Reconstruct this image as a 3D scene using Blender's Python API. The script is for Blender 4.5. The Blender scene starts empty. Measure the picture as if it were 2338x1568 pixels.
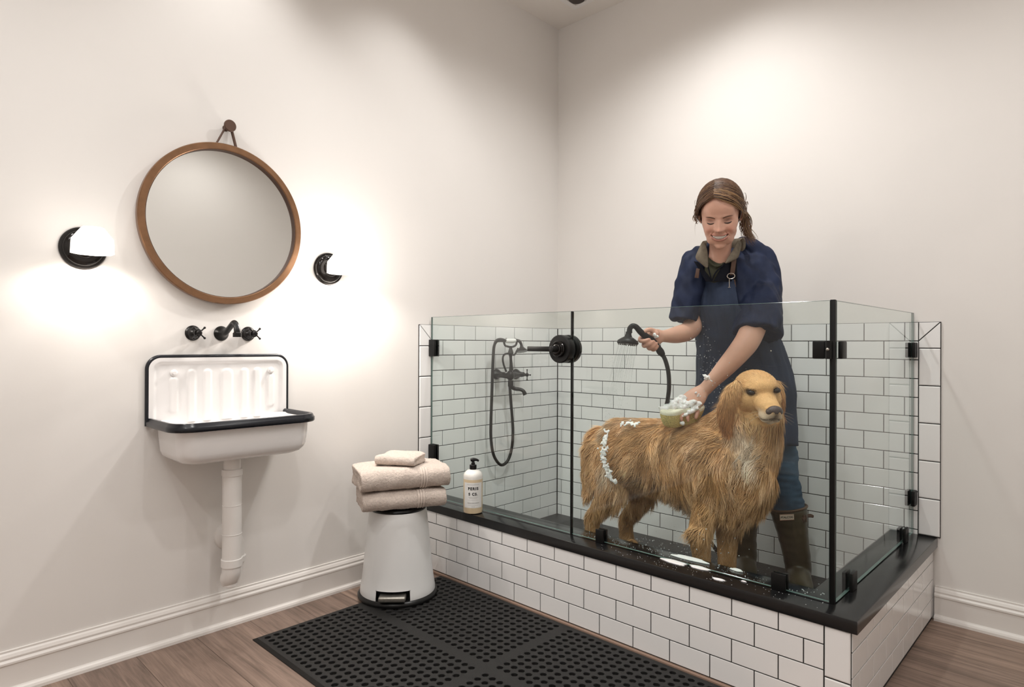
import bpy, bmesh, math, random
import numpy as np
from mathutils import Vector, Matrix, noise

random.seed(7)
rng = np.random.default_rng(7)
scene = bpy.context.scene
COL = scene.collection

# ------------------------------------------------------------------ camera, light, exposure
CAMP = np.array([2.5484, -3.0775, 1.1152])
FOC = 1449.76                                   # focal length in pixels of the 2338 px wide frame
cF = np.array([-0.69197191, 0.72192369, 0.00102962])
cR = np.array([0.72192172, 0.69196472, 0.00372177])
cU = np.array([-0.00197437, -0.00331867, 0.99999254])
cam = bpy.data.objects.new('camera', bpy.data.cameras.new('camera'))
COL.objects.link(cam)
cam.matrix_world = Matrix(((cR[0], cU[0], -cF[0], CAMP[0]), (cR[1], cU[1], -cF[1], CAMP[1]),
                           (cR[2], cU[2], -cF[2], CAMP[2]), (0, 0, 0, 1)))
cam.data.sensor_width = 36
cam.data.lens = 36 * FOC / 2338
cam.data.shift_x = 1.71 / 2338
cam.data.clip_start = 0.05
scene.camera = cam

world = bpy.data.worlds.new('world')
scene.world = world
world.use_nodes = True
world.node_tree.nodes['Background'].inputs[0].default_value = (1.0, 0.95, 0.9, 1)
world.node_tree.nodes['Background'].inputs[1].default_value = 0.3

scene.view_settings.view_transform = 'Standard'
scene.view_settings.look = 'None'
scene.view_settings.gamma = 1
scene.view_settings.use_curve_mapping = False
scene.view_settings.exposure = 0.0

CEIL = 3.09
XW, YW = 3.36, -4.6                               # far walls behind the photographer

def lamp(name, kind, loc, power, color, size=0.05, rot=None, **kw):
    d = bpy.data.lights.new(name, kind)
    d.energy = power
    d.color = color
    if kind == 'AREA':
        d.shape = 'RECTANGLE'; d.size = size; d.size_y = kw.get('size_y', size)
    else:
        d.shadow_soft_size = size
    if kind == 'SPOT':
        d.spot_size = math.radians(kw.get('cone', 100)); d.spot_blend = kw.get('blend', 0.6)
    o = bpy.data.objects.new(name, d)
    COL.objects.link(o)
    o.location = loc
    if rot: o.rotation_euler = rot
    return o

WARM = (1.0, 0.982, 0.958)
# recessed downlights by the walls, plus added wide-cone fill spots: x, y, watts, cone
DOWNLIGHTS_AND_FILL = [(0.38, -2.05, 28, 100), (0.38, -1.25, 14, 100), (1.26, -0.36, 4, 105), (0.85, -3.3, 38, 150),
              (1.15, -0.85, 68, 150), (1.7, -1.1, 8, 150), (2.75, -1.0, 31, 150), (2.2, -3.9, 38, 150), (1.9, -2.3, 34, 150)]
for i, (x, y, p, cone) in enumerate(DOWNLIGHTS_AND_FILL):
    lamp('downlight_and_fill', 'SPOT', (x, y, CEIL - 0.03), p, WARM, 0.05, cone=cone, blend=0.75)
# added area light for soft fill above the photographer, no fitting there
lamp('fill_area', 'AREA', (2.3, -3.2, CEIL - 0.03), 18, (1.0, 1.0, 1.0), 1.8, size_y=1.8)

# ------------------------------------------------------------------ helpers
def at(u, v, t):
    """point seen at (u, v) of the 2338x1568 photo, t metres in front of the lens"""
    return CAMP + (cF + cR * (u - 1167.29) / FOC + cU * (784 - v) / FOC) * t
def on(u, v, ax, val):
    r = cF + cR * (u - 1167.29) / FOC + cU * (784 - v) / FOC
    return CAMP + r * (val - CAMP[ax]) / r[ax]
def V(a): return np.array(a, float)
def unit(a):
    a = V(a); return a / (np.linalg.norm(a) + 1e-12)
TOV = unit([-cF[0], -cF[1], 0])                   # horizontal, towards the photographer
RT = unit([cR[0], cR[1], 0])                      # horizontal, to the right of the view

MATS = {}
def mat(name, base, rough=0.5, metal=0.0, spec=0.5, bump=0.0, bscale=200, var=0.0, vscale=6, coat=0.0, sub=0.0, emit=None, attr=None, aniso=None):
    if name in MATS: return MATS[name]
    m = bpy.data.materials.new(name); m.use_nodes = True
    nt = m.node_tree; b = nt.nodes['Principled BSDF']
    b.inputs['Base Color'].default_value = (*base, 1)
    b.inputs['Roughness'].default_value = rough
    b.inputs['Metallic'].default_value = metal
    b.inputs['Specular IOR Level'].default_value = spec
    b.inputs['Coat Weight'].default_value = coat
    if sub:
        b.inputs['Subsurface Weight'].default_value = sub
        b.inputs['Subsurface Radius'].default_value = (0.012, 0.005, 0.003)
        b.inputs['Subsurface Scale'].default_value = 1.0
    if emit:
        b.inputs['Emission Color'].default_value = (*emit[0], 1)
        b.inputs['Emission Strength'].default_value = emit[1]
    tc = nt.nodes.new('ShaderNodeTexCoord')
    col = None
    if attr:
        at_ = nt.nodes.new('ShaderNodeAttribute'); at_.attribute_name = attr
        col = at_.outputs['Color']
    if var:
        n = nt.nodes.new('ShaderNodeTexNoise'); n.inputs['Scale'].default_value = vscale
        n.inputs['Detail'].default_value = 4
        nt.links.new(tc.outputs['Object'], n.inputs['Vector'])
        mr = nt.nodes.new('ShaderNodeMapRange')
        mr.inputs['From Min'].default_value = 0.3; mr.inputs['From Max'].default_value = 0.7
        mr.inputs['To Min'].default_value = 1 - var; mr.inputs['To Max'].default_value = 1 + var
        nt.links.new(n.outputs['Fac'], mr.inputs['Value'])
        mx = nt.nodes.new('ShaderNodeMix'); mx.data_type = 'RGBA'; mx.blend_type = 'MULTIPLY'
        mx.inputs['Factor'].default_value = 1
        if col is not None: nt.links.new(col, mx.inputs[6])
        else: mx.inputs[6].default_value = (*base, 1)
        nt.links.new(mr.outputs['Result'], mx.inputs[7])
        col = mx.outputs[2]
    if col is not None: nt.links.new(col, b.inputs['Base Color'])
    if bump:
        n = nt.nodes.new('ShaderNodeTexNoise'); n.inputs['Scale'].default_value = bscale
        n.inputs['Detail'].default_value = 3
        nt.links.new(tc.outputs['Object'], n.inputs['Vector'])
        bp = nt.nodes.new('ShaderNodeBump'); bp.inputs['Strength'].default_value = bump
        bp.inputs['Distance'].default_value = 0.004
        nt.links.new(n.outputs['Fac'], bp.inputs['Height'])
        nt.links.new(bp.outputs['Normal'], b.inputs['Normal'])
    MATS[name] = m
    return m

class G:
    """collects vertices and faces in world coordinates"""
    def __init__(s): s.v = []; s.f = []; s.c = None
    def add(s, vs, fs):
        o = len(s.v)
        s.v.extend([tuple(map(float, p)) for p in vs]); s.f.extend([tuple(i + o for i in f) for f in fs]); return s
    def box(s, a, b, bev=0.0, seg=2):
        lo = np.minimum(V(a), V(b)); hi = np.maximum(V(a), V(b))
        if bev <= 0:
            vs = [(x, y, z) for x in (lo[0], hi[0]) for y in (lo[1], hi[1]) for z in (lo[2], hi[2])]
            return s.add(vs, [(0, 1, 3, 2), (4, 6, 7, 5), (0, 4, 5, 1), (2, 3, 7, 6), (0, 2, 6, 4), (1, 5, 7, 3)])
        bm = bmesh.new(); bmesh.ops.create_cube(bm, size=1)
        for v in bm.verts: v.co = Vector([lo[i] + (v.co[i] + .5) * (hi[i] - lo[i]) for i in range(3)])
        bmesh.ops.bevel(bm, geom=bm.edges[:], offset=bev, segments=seg, profile=0.5, affect='EDGES')
        return s.bm(bm)
    def bm(s, bm):
        bm.verts.index_update()
        s.add([v.co for v in bm.verts], [[v.index for v in f.verts] for f in bm.faces]); bm.free(); return s
    def prism(s, poly, n, depth, bev=0.0, seg=2):
        """planar polygon (world points) extruded along n by depth, edges of the far face bevelled"""
        bm = bmesh.new()
        vs = [bm.verts.new(Vector(p)) for p in poly]; f = bm.faces.new(vs)
        r = bmesh.ops.extrude_face_region(bm, geom=[f])
        nv = [e for e in r['geom'] if isinstance(e, bmesh.types.BMVert)]
        for v in nv: v.co += Vector(unit(n) * depth)
        bmesh.ops.recalc_face_normals(bm, faces=bm.faces[:])
        if bev:
            es = [e for e in r['geom'] if isinstance(e, bmesh.types.BMEdge)]
            bmesh.ops.bevel(bm, geom=es, offset=bev, segments=seg, profile=0.5, affect='EDGES')
        return s.bm(bm)
    def lathe(s, prof, base, axis, n=32, side=None, sq=1.0, caps=True):
        """prof: (radius, height) pairs"""
        ax = unit(axis); sd = unit(side) if side is not None else unit(np.cross(ax, [0, 0, 1] if abs(ax[2]) < .9 else [1, 0, 0]))
        sd = unit(sd - ax * np.dot(sd, ax)); td = np.cross(ax, sd); base = V(base)
        vs = []; fs = []
        for r, h in prof:
            for k in range(n):
                a = 2 * math.pi * k / n
                vs.append(base + ax * h + (sd * math.cos(a) + td * math.sin(a) * sq) * r)
        m = len(prof)
        for i in range(m - 1):
            for k in range(n):
                fs.append((i * n + k, i * n + (k + 1) % n, (i + 1) * n + (k + 1) % n, (i + 1) * n + k))
        if caps: fs.append(tuple(range(n))[::-1]); fs.append(tuple((m - 1) * n + k for k in range(n)))
        return s.add(vs, fs)
    def cyl(s, a, b, r, n=24, r2=None):
        a, b = V(a), V(b)
        return s.lathe([(r, 0), (r2 if r2 is not None else r, np.linalg.norm(b - a))], a, b - a, n)
    def ball(s, c, r, n=16, m=10, ax=None):
        """ellipsoid; ax = three column vectors"""
        c = V(c); r = V([r] * 3) if np.isscalar(r) else V(r)
        A = np.eye(3) if ax is None else V(ax)
        vs = []; fs = []
        for i in range(1, m):
            th = math.pi * i / m
            for k in range(n):
                p = 2 * math.pi * k / n
                q = V([math.sin(th) * math.cos(p), math.sin(th) * math.sin(p), math.cos(th)]) * r
                vs.append(c + q[0] * A[0] + q[1] * A[1] + q[2] * A[2])
        top = len(vs); vs.append(c + r[2] * A[2]); vs.append(c - r[2] * A[2])
        for i in range(m - 2):
            for k in range(n): fs.append((i * n + k, (i + 1) * n + k, (i + 1) * n + (k + 1) % n, i * n + (k + 1) % n))
        for k in range(n):
            fs.append((top, k, (k + 1) % n)); fs.append((top + 1, (m - 2) * n + (k + 1) % n, (m - 2) * n + k))
        return s.add(vs, fs)
    def tube(s, pts, r, n=10, sub=6, cap=True, side=None, flat=1.0):
        """smooth tube; pts may carry radii; flat squeezes it across side"""
        P = [V(p) for p in pts]; rr = [r] * len(P) if np.isscalar(r) else list(r)
        if sub > 1 and len(P) > 2: P, rr = spline(P, rr, sub)
        m = len(P); T = [unit(P[min(i + 1, m - 1)] - P[max(i - 1, 0)]) for i in range(m)]
        up = V(side) if side is not None else (V([0, 0, 1]) if abs(T[0][2]) < .9 else V([1, 0, 0]))
        vs = []; fs = []
        N = unit(up - T[0] * np.dot(up, T[0]))
        for i in range(m):
            if side is not None: N = unit(up - T[i] * np.dot(up, T[i]))
            else: N = unit(N - T[i] * np.dot(N, T[i]))
            Bn = np.cross(T[i], N)
            for k in range(n):
                a = 2 * math.pi * k / n
                vs.append(P[i] + (N * math.cos(a) + Bn * math.sin(a) * flat) * rr[i])
        for i in range(m - 1):
            for k in range(n): fs.append((i * n + k, i * n + (k + 1) % n, (i + 1) * n + (k + 1) % n, (i + 1) * n + k))
        if cap: fs.append(tuple(range(n))[::-1]); fs.append(tuple((m - 1) * n + k for k in range(n)))
        return s.add(vs, fs)
    def limb(s, pts, side, n=24, sub=5, round0=True, round1=True):
        """elliptical limb; pts = (point, half width along side, half depth)"""
        P = [V(p[0]) for p in pts]; A = [p[1] for p in pts]; B = [p[2] for p in pts]
        if len(P) > 2:
            P2, A = spline(P, A, sub); _, B = spline(P, B, sub); P = P2
        else:
            P2 = [P[0] + (P[1] - P[0]) * k / 4 for k in range(5)]
            A = [A[0] + (A[1] - A[0]) * k / 4 for k in range(5)]; B = [B[0] + (B[1] - B[0]) * k / 4 for k in range(5)]; P = P2
        m = len(P); T = [unit(P[min(i + 1, m - 1)] - P[max(i - 1, 0)]) for i in range(m)]
        rings = []
        def ring(c, t, a, b):
            sd = unit(V(side) - t * np.dot(V(side), t)); td = np.cross(t, sd)
            return [c + sd * math.cos(2 * math.pi * k / n) * a + td * math.sin(2 * math.pi * k / n) * b for k in range(n)]
        if round0:
            for q in (0.97, 0.85, 0.6, 0.3):
                h = min(A[0], B[0]); rings.append(ring(P[0] - T[0] * h * q, T[0], A[0] * math.sqrt(1 - q * q), B[0] * math.sqrt(1 - q * q)))
        for i in range(m): rings.append(ring(P[i], T[i], A[i], B[i]))
        if round1:
            for q in (0.3, 0.6, 0.85, 0.97):
                h = min(A[-1], B[-1]); rings.append(ring(P[-1] + T[-1] * h * q, T[-1], A[-1] * math.sqrt(1 - q * q), B[-1] * math.sqrt(1 - q * q)))
        vs = [p for r_ in rings for p in r_]; M = len(rings); fs = []
        for i in range(M - 1):
            for k in range(n): fs.append((i * n + k, i * n + (k + 1) % n, (i + 1) * n + (k + 1) % n, (i + 1) * n + k))
        fs.append(tuple(range(n))[::-1]); fs.append(tuple((M - 1) * n + k for k in range(n)))
        return s.add(vs, fs)

def spline(P, R, sub):
    m = len(P); out = []; ro = []
    for i in range(m - 1):
        p0, p1, p2, p3 = P[max(i - 1, 0)], P[i], P[i + 1], P[min(i + 2, m - 1)]
        r0, r1, r2, r3 = R[max(i - 1, 0)], R[i], R[i + 1], R[min(i + 2, m - 1)]
        for k in range(sub):
            t = k / sub
            f = lambda a, b, c, d: 0.5 * (2 * b + (c - a) * t + (2 * a - 5 * b + 4 * c - d) * t * t + (3 * b - a - 3 * c + d) * t ** 3)
            out.append(f(p0, p1, p2, p3)); ro.append(f(r0, r1, r2, r3))
    out.append(P[-1]); ro.append(R[-1]); return out, ro

def origin(o):
    p = V(o.location)
    while o.parent: o = o.parent; p = p + V(o.location)
    return p
def link(name, me, m, parent=None, smooth=True, loc=None):
    o = bpy.data.objects.new(name, me); COL.objects.link(o)
    if m is not None and not me.materials: me.materials.append(m)
    if parent is not None: o.parent = parent
    if smooth: me.shade_smooth()
    return o
def part(name, g, m, parent=None, smooth=True, sharp=35, loc=None):
    """one mesh object from world-space geometry; top-level ones get an origin at their base"""
    vs = np.array(g.v, float).reshape(-1, 3)
    if parent is not None: off = origin(parent)
    else:
        off = V(loc) if loc is not None else V([(vs[:, 0].min() + vs[:, 0].max()) / 2, (vs[:, 1].min() + vs[:, 1].max()) / 2, vs[:, 2].min()])
    me = bpy.data.meshes.new(name)
    me.from_pydata([tuple(p) for p in (vs - off)], [], g.f); me.validate()
    if g.c is not None:
        ca = me.color_attributes.new('Col', 'FLOAT_COLOR', 'POINT')
        c = np.ones((len(vs), 4)); c[:, :3] = g.c; ca.data.foreach_set('color', c.ravel())
    o = link(name, me, m, parent, smooth)
    if smooth and sharp:
        bm = bmesh.new(); bm.from_mesh(me)
        bmesh.ops.recalc_face_normals(bm, faces=bm.faces[:])
        for e in bm.edges:
            if len(e.link_faces) == 2 and e.calc_face_angle(0) > math.radians(sharp): e.smooth = False
        bm.to_mesh(me); bm.free()
    if parent is None: o.location = off
    return o
def tag(o, label, cat=None, group=None, kind=None):
    o['label'] = label
    if cat: o['category'] = cat
    if group: o['group'] = group
    if kind: o['kind'] = kind
    return o
def thing(name, label, cat, loc, group=None):
    o = bpy.data.objects.new(name, None); COL.objects.link(o); o.location = tuple(loc); o.empty_display_size = 0.05
    return tag(o, label, cat, group)
def struct(name, g, m, smooth=False):
    o = part(name, g, m, None, smooth, loc=(0, 0, 0)); o['kind'] = 'structure'; return o
def remesh(g, vox, it=6, fac=0.5):
    """fuse overlapping closed shapes into one continuous surface; returns (verts, faces)"""
    me = bpy.data.meshes.new('tmp'); me.from_pydata(g.v, [], g.f)
    bm = bmesh.new(); bm.from_mesh(me); bmesh.ops.recalc_face_normals(bm, faces=bm.faces[:]); bm.to_mesh(me); bm.free()
    o = bpy.data.objects.new('tmp', me); COL.objects.link(o)
    r = o.modifiers.new('r', 'REMESH'); r.mode = 'VOXEL'; r.voxel_size = vox; r.adaptivity = 0
    if it:
        s = o.modifiers.new('s', 'SMOOTH'); s.iterations = it; s.factor = fac
    ev = o.evaluated_get(bpy.context.evaluated_depsgraph_get()); m2 = bpy.data.meshes.new_from_object(ev)
    n = len(m2.vertices); co = np.empty(n * 3); m2.vertices.foreach_get('co', co); co = co.reshape(-1, 3)
    fs = [tuple(p.vertices) for p in m2.polygons]
    nr = np.empty(n * 3); m2.vertex_normals.foreach_get('vector', nr); nr = nr.reshape(-1, 3)
    bpy.data.objects.remove(o); bpy.data.meshes.remove(me); bpy.data.meshes.remove(m2)
    h = G(); h.v = [tuple(p) for p in co]; h.f = fs; h.co = co; h.nr = nr
    return h
def displace(h, fn):
    d = np.array([fn(p) for p in h.co]); h.co = h.co + h.nr * d[:, None]; h.v = [tuple(p) for p in h.co]; return h
def text(name, body, size, p, right, up, m, parent, depth=0.0006, font_shear=0, spacing=1.0, align='CENTER', bold=0.0):
    c = bpy.data.curves.new(name, 'FONT'); c.body = body; c.size = size; c.extrude = depth; c.align_x = align; c.align_y = 'CENTER'
    c.space_character = spacing; c.offset = bold
    o = bpy.data.objects.new(name, c); COL.objects.link(o)
    me = bpy.data.meshes.new_from_object(o.evaluated_get(bpy.context.evaluated_depsgraph_get()))
    bpy.data.objects.remove(o)
    r, u = unit(right), unit(up); n = np.cross(r, u); off = origin(parent)
    q = V(p) - off
    for v in me.vertices:
        x, y, z = v.co; v.co = Vector(q + r * x + u * y + n * z)
    me.materials.clear(); me.materials.append(m)
    o = bpy.data.objects.new(name, me); COL.objects.link(o); o.parent = parent; return o

# ------------------------------------------------------------------ materials
M_wall = mat('wall_paint', (0.80, 0.772, 0.742), 0.55, spec=0.3, bump=0.04, bscale=60, var=0.012, vscale=2)
M_ceil = mat('ceiling_paint', (0.84, 0.80, 0.755), 0.7, spec=0.2)
M_trim = mat('trim_paint', (0.80, 0.765, 0.73), 0.35, spec=0.45)
M_tile = mat('glazed_white_tile', (0.87, 0.862, 0.855), 0.13, spec=0.5, coat=0.15, bump=0.025, bscale=14)
M_grout = mat('dark_grout', (0.035, 0.034, 0.033), 0.85, spec=0.2)
M_stone = mat('honed_black_stone', (0.0085, 0.0085, 0.009), 0.17, spec=0.45, var=0.3, vscale=140)
M_pan = mat('black_pan', (0.012, 0.012, 0.013), 0.35, spec=0.5, bump=0.5, bscale=160, var=0.4, vscale=60)
M_black = mat('oil_rubbed_black', (0.007, 0.0065, 0.0065), 0.3, spec=0.32, bump=0.02, bscale=60)
M_mblack = mat('matte_black', (0.006, 0.006, 0.006), 0.40, spec=0.22)
M_blackgloss = mat('black_gloss', (0.02, 0.018, 0.017), 0.12, metal=0.6, spec=0.6)
M_bronze = mat('brushed_bronze', (0.235, 0.125, 0.065), 0.36, metal=0.7, spec=0.5, var=0.12, vscale=25)
M_darkbronze = mat('dark_bronze', (0.10, 0.055, 0.038), 0.45, metal=0.4)
M_mirror = mat('silvered_glass', (0.86, 0.865, 0.85), 0.015, metal=1.0)
M_enamel = mat('white_enamel', (0.82, 0.80, 0.79), 0.12, spec=0.5, coat=0.3)
M_navyrim = mat('black_enamel', (0.010, 0.011, 0.015), 0.22, spec=0.4)
M_pvc = mat('white_pipe', (0.78, 0.75, 0.72), 0.3, spec=0.5)
M_canwhite = mat('powder_white', (0.76, 0.76, 0.75), 0.28, spec=0.5)
M_steel = mat('brushed_steel', (0.42, 0.40, 0.36), 0.35, metal=0.9, var=0.1, vscale=150)
M_rubber = mat('black_rubber', (0.013, 0.0125, 0.012), 0.55, spec=0.3, bump=0.3, bscale=400)
M_terry = mat('terry_cotton', (0.66, 0.565, 0.50), 0.95, spec=0.1, bump=1.0, bscale=330, var=0.10, vscale=120)
M_hem = mat('terry_band', (0.64, 0.55, 0.485), 0.85, spec=0.15, bump=0.4, bscale=60)
M_plasticb = mat('black_plastic', (0.007, 0.007, 0.007), 0.3, spec=0.35)
M_label = mat('paper_label', (0.80, 0.80, 0.78), 0.6, spec=0.2)
M_ink = mat('black_ink', (0.015, 0.015, 0.015), 0.6)
M_greyink = mat('grey_ink', (0.25, 0.25, 0.24), 0.6)
M_hose = mat('black_hose', (0.012, 0.012, 0.012), 0.4, spec=0.3)
M_hoseheld = mat('wet_hose', (0.010, 0.010, 0.010), 0.3, spec=0.45, bump=0.5, bscale=250)
M_porcelain = mat('porcelain', (0.85, 0.84, 0.82), 0.1)
M_foam = mat('soap_foam', (0.90, 0.875, 0.87), 0.7, spec=0.3, bump=0.7, bscale=260, sub=0.15)
M_sponge = mat('yellow_sponge', (0.70, 0.57, 0.24), 0.9, spec=0.1, bump=1.0, bscale=260, var=0.45, vscale=320)
M_spongetop = mat('cream_sponge', (0.86, 0.82, 0.66), 0.8, spec=0.1, bump=0.5, bscale=260)
M_skin = mat('skin', (0.60, 0.34, 0.25), 0.45, spec=0.4, sub=0.12, bump=0.05, bscale=300, attr='Col', var=0.04, vscale=30)
M_hair = mat('brown_hair', (0.1, 0.05, 0.03), 0.42, spec=0.45, attr='Col')
M_teeth = mat('teeth', (0.86, 0.82, 0.76), 0.25)
M_brow = mat('brow_hair', (0.10, 0.045, 0.025), 0.7)
M_lash = mat('lash', (0.02, 0.012, 0.01), 0.6)
M_navy = mat('navy_cotton', (0.0095, 0.0165, 0.045), 0.72, spec=0.3, bump=0.05, bscale=700, var=0.25, vscale=14)
M_apron = mat('navy_canvas', (0.019, 0.030, 0.060), 0.70, spec=0.3, bump=0.06, bscale=600, var=0.25, vscale=12)
M_fleece = mat('olive_fleece', (0.17, 0.145, 0.11), 0.95, spec=0.1, bump=0.5, bscale=350, var=0.15, vscale=60)
M_olive = mat('olive_jersey', (0.065, 0.065, 0.045), 0.9, spec=0.1, bump=0.2, bscale=500)
M_darkzip = mat('dark_lining', (0.010, 0.011, 0.016), 0.8, spec=0.1)
M_leather = mat('brown_leather', (0.085, 0.045, 0.03), 0.5, spec=0.4)
M_ring = mat('nickel_ring', (0.6, 0.55, 0.48), 0.25, metal=1.0)
M_denim = mat('blue_denim', (0.046, 0.090, 0.145), 0.85, spec=0.15, bump=0.3, bscale=500, var=0.22, vscale=16)
PV = unit(TOV - RT * .34); PR = unit(RT + TOV * .34)    # towards / across the line of sight in the bath
M_boot = mat('olive_rubber', (0.052, 0.042, 0.020), 0.32, spec=0.5, var=0.2, vscale=8)
M_bootrim = mat('brown_rubber', (0.10, 0.055, 0.03), 0.4)
M_badge = mat('cream_badge', (0.62, 0.50, 0.40), 0.5)
M_fur = mat('golden_fur', (0.5, 0.27, 0.1), 0.5, spec=0.35, attr='Col')
M_furskin = mat('golden_undercoat', (0.36, 0.2, 0.09), 0.75, spec=0.2, attr='Col', var=0.12, vscale=30)
M_nose = mat('dog_nose', (0.075, 0.048, 0.045), 0.3, spec=0.55, bump=0.35, bscale=400)
M_eye = mat('dark_eye', (0.016, 0.009, 0.006), 0.12, spec=0.5)
M_shade = mat('opal_glass_shade', (0.9, 0.88, 0.85), 0.3, emit=((1.0, 0.93, 0.84), 2.6))
M_off = mat('dark_aperture', (0.06, 0.05, 0.045), 0.6)
M_white = mat('white_metal', (0.83, 0.81, 0.79), 0.35)

def glass_mat(name, tint, edge=False):
    m = bpy.data.materials.new(name); m.use_nodes = True; nt = m.node_tree; nt.nodes.clear()
    out = nt.nodes.new('ShaderNodeOutputMaterial'); tr = nt.nodes.new('ShaderNodeBsdfTransparent'); gl = nt.nodes.new('ShaderNodeBsdfGlossy')
    fr = nt.nodes.new('ShaderNodeFresnel'); fr.inputs['IOR'].default_value = 1.5; mx = nt.nodes.new('ShaderNodeMixShader')
    tr.inputs[0].default_value = (*tint, 1); gl.inputs['Roughness'].default_value = 0.02; gl.inputs[0].default_value = (1, 1, 1, 1)
    ge = nt.nodes.new('ShaderNodeNewGeometry'); inv = nt.nodes.new('ShaderNodeMath'); inv.operation = 'SUBTRACT'; inv.inputs[0].default_value = 1
    mu = nt.nodes.new('ShaderNodeMath'); mu.operation = 'MULTIPLY'
    nt.links.new(ge.outputs['Backfacing'], inv.inputs[1]); nt.links.new(inv.outputs[0], mu.inputs[0]); nt.links.new(fr.outputs[0], mu.inputs[1])
    nt.links.new(mu.outputs[0], mx.inputs[0]); nt.links.new(tr.outputs[0], mx.inputs[1]); nt.links.new(gl.outputs[0], mx.inputs[2]); nt.links.new(mx.outputs[0], out.inputs[0])
    return m
M_glass = glass_mat('green_tinted_glass', (0.942, 0.978, 0.966))
M_edge = mat('glass_edge', (0.10, 0.16, 0.145), 0.1, spec=0.6)
M_water = glass_mat('clear_water', (0.985, 0.99, 0.99))
M_jet = glass_mat('falling_water', (0.90, 0.91, 0.91))
M_drop = mat('water_drop', (0.62, 0.64, 0.64), 0.08, spec=0.8)

def wood_floor():
    m = bpy.data.materials.new('grey_brown_planks'); m.use_nodes = True; nt = m.node_tree; b = nt.nodes['Principled BSDF']
    L = nt.links.new; N = nt.nodes.new
    tc = N('ShaderNodeTexCoord'); mp = N('ShaderNodeMapping'); mp.inputs['Location'].default_value = (0.1, 0.123, 0)
    L(tc.outputs['Object'], mp.inputs['Vector'])
    br = N('ShaderNodeTexBrick'); br.inputs['Scale'].default_value = 1; br.inputs['Brick Width'].default_value = 1.22; br.inputs['Row Height'].default_value = 0.204
    br.inputs['Mortar Size'].default_value = 0.0012; br.inputs['Mortar Smooth'].default_value = 0.2; br.offset = 0.37; br.offset_frequency = 3
    br.inputs['Color1'].default_value = (0.300, 0.214, 0.168, 1); br.inputs['Color2'].default_value = (0.215, 0.155, 0.125, 1); br.inputs['Mortar'].default_value = (0.09, 0.06, 0.045, 1)
    br.inputs['Bias'].default_value = 0.0
    L(mp.outputs[0], br.inputs['Vector'])
    # grain runs along the plank, shifted per plank
    mp2 = N('ShaderNodeMapping'); mp2.inputs['Scale'].default_value = (2.4, 46, 1); L(tc.outputs['Object'], mp2.inputs['Vector'])
    add = N('ShaderNodeVectorMath'); add.operation = 'ADD'; sc = N('ShaderNodeVectorMath'); sc.operation = 'SCALE'; sc.inputs['Scale'].default_value = 60
    L(br.outputs['Color'], sc.inputs[0]); L(mp2.outputs[0], add.inputs[0]); L(sc.outputs[0], add.inputs[1])
    n = N('ShaderNodeTexNoise'); n.inputs['Scale'].default_value = 1.0; n.inputs['Detail'].default_value = 7; n.inputs['Roughness'].default_value = 0.68; n.inputs['Distortion'].default_value = 0.7
    L(add.outputs[0], n.inputs['Vector'])
    cr = N('ShaderNodeValToRGB'); cr.color_ramp.elements[0].position = 0.3; cr.color_ramp.elements[0].color = (0.42, 0.40, 0.39, 1)
    cr.color_ramp.elements[1].position = 0.72; cr.color_ramp.elements[1].color = (1.42, 1.40, 1.38, 1)
    L(n.outputs['Fac'], cr.inputs[0])
    mx = N('ShaderNodeMix'); mx.data_type = 'RGBA'; mx.blend_type = 'MULTIPLY'; mx.inputs['Factor'].default_value = 0.85
    L(br.outputs['Color'], mx.inputs[6]); L(cr.outputs['Color'], mx.inputs[7]); L(mx.outputs[2], b.inputs['Base Color'])
    b.inputs['Roughness'].default_value = 0.5; b.inputs['Specular IOR Level'].default_value = 0.3
    bp = N('ShaderNodeBump'); bp.inputs['Strength'].default_value = 0.12; bp.inputs['Distance'].default_value = 0.002
    L(n.outputs['Fac'], bp.inputs['Height']); L(bp.outputs[0], b.inputs['Normal'])
    return m

# ------------------------------------------------------------------ the room
struct('floor', G().box((-0.1, YW - 0.1, -0.1), (XW + 0.1, 0.1, 0)), wood_floor())
struct('ceiling', G().box((-0.1, YW - 0.1, CEIL), (XW + 0.1, 0.1, CEIL + 0.1)), M_ceil)
struct('wall_left', G().box((-0.1, YW, 0), (0, 0.1, CEIL)), M_wall)
struct('wall_back', G().box((0, 0, 0), (XW, 0.1, CEIL)), M_wall)
struct('wall_right', G().box((XW, YW, 0), (XW + 0.1, 0.1, CEIL)), M_wall)
struct('wall_front', G().box((-0.1, YW - 0.1, 0), (XW + 0.1, YW, CEIL)), M_wall)
BB = [(0.0, 0.0), (0.027, 0.0), (0.027, 0.010), (0.024, 0.017), (0.016, 0.020), (0.014, 0.024), (0.014, 0.092), (0.018, 0.097), (0.018, 0.103),
      (0.013, 0.110), (0.014, 0.117), (0.010, 0.126), (0.006, 0.131), (0.006, 0.137), (0.0, 0.138)]
def baseboard(name, a, b, n):
    a, b, n = V(a), V(b), V(n)
    g = G(); m = len(BB)
    vs = [a + n * d + V([0, 0, h]) for d, h in BB] + [b + n * d + V([0, 0, h]) for d, h in BB]
    g.add(vs, [(i, i + 1, m + i + 1, m + i) for i in range(m - 1)] + [tuple(range(m)), tuple(range(m, 2 * m))[::-1]])
    struct(name, g, M_trim)
baseboard('baseboard_left', (0, YW, 0), (0, -1.12, 0), (1, 0, 0))
baseboard('baseboard_back', (2.005, 0, 0), (XW, 0, 0), (0, -1, 0))
baseboard('baseboard_right', (XW, YW, 0), (XW, 0, 0), (-1, 0, 0))
baseboard('baseboard_front', (0, YW, 0), (XW, YW, 0), (0, 1, 0))

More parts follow.
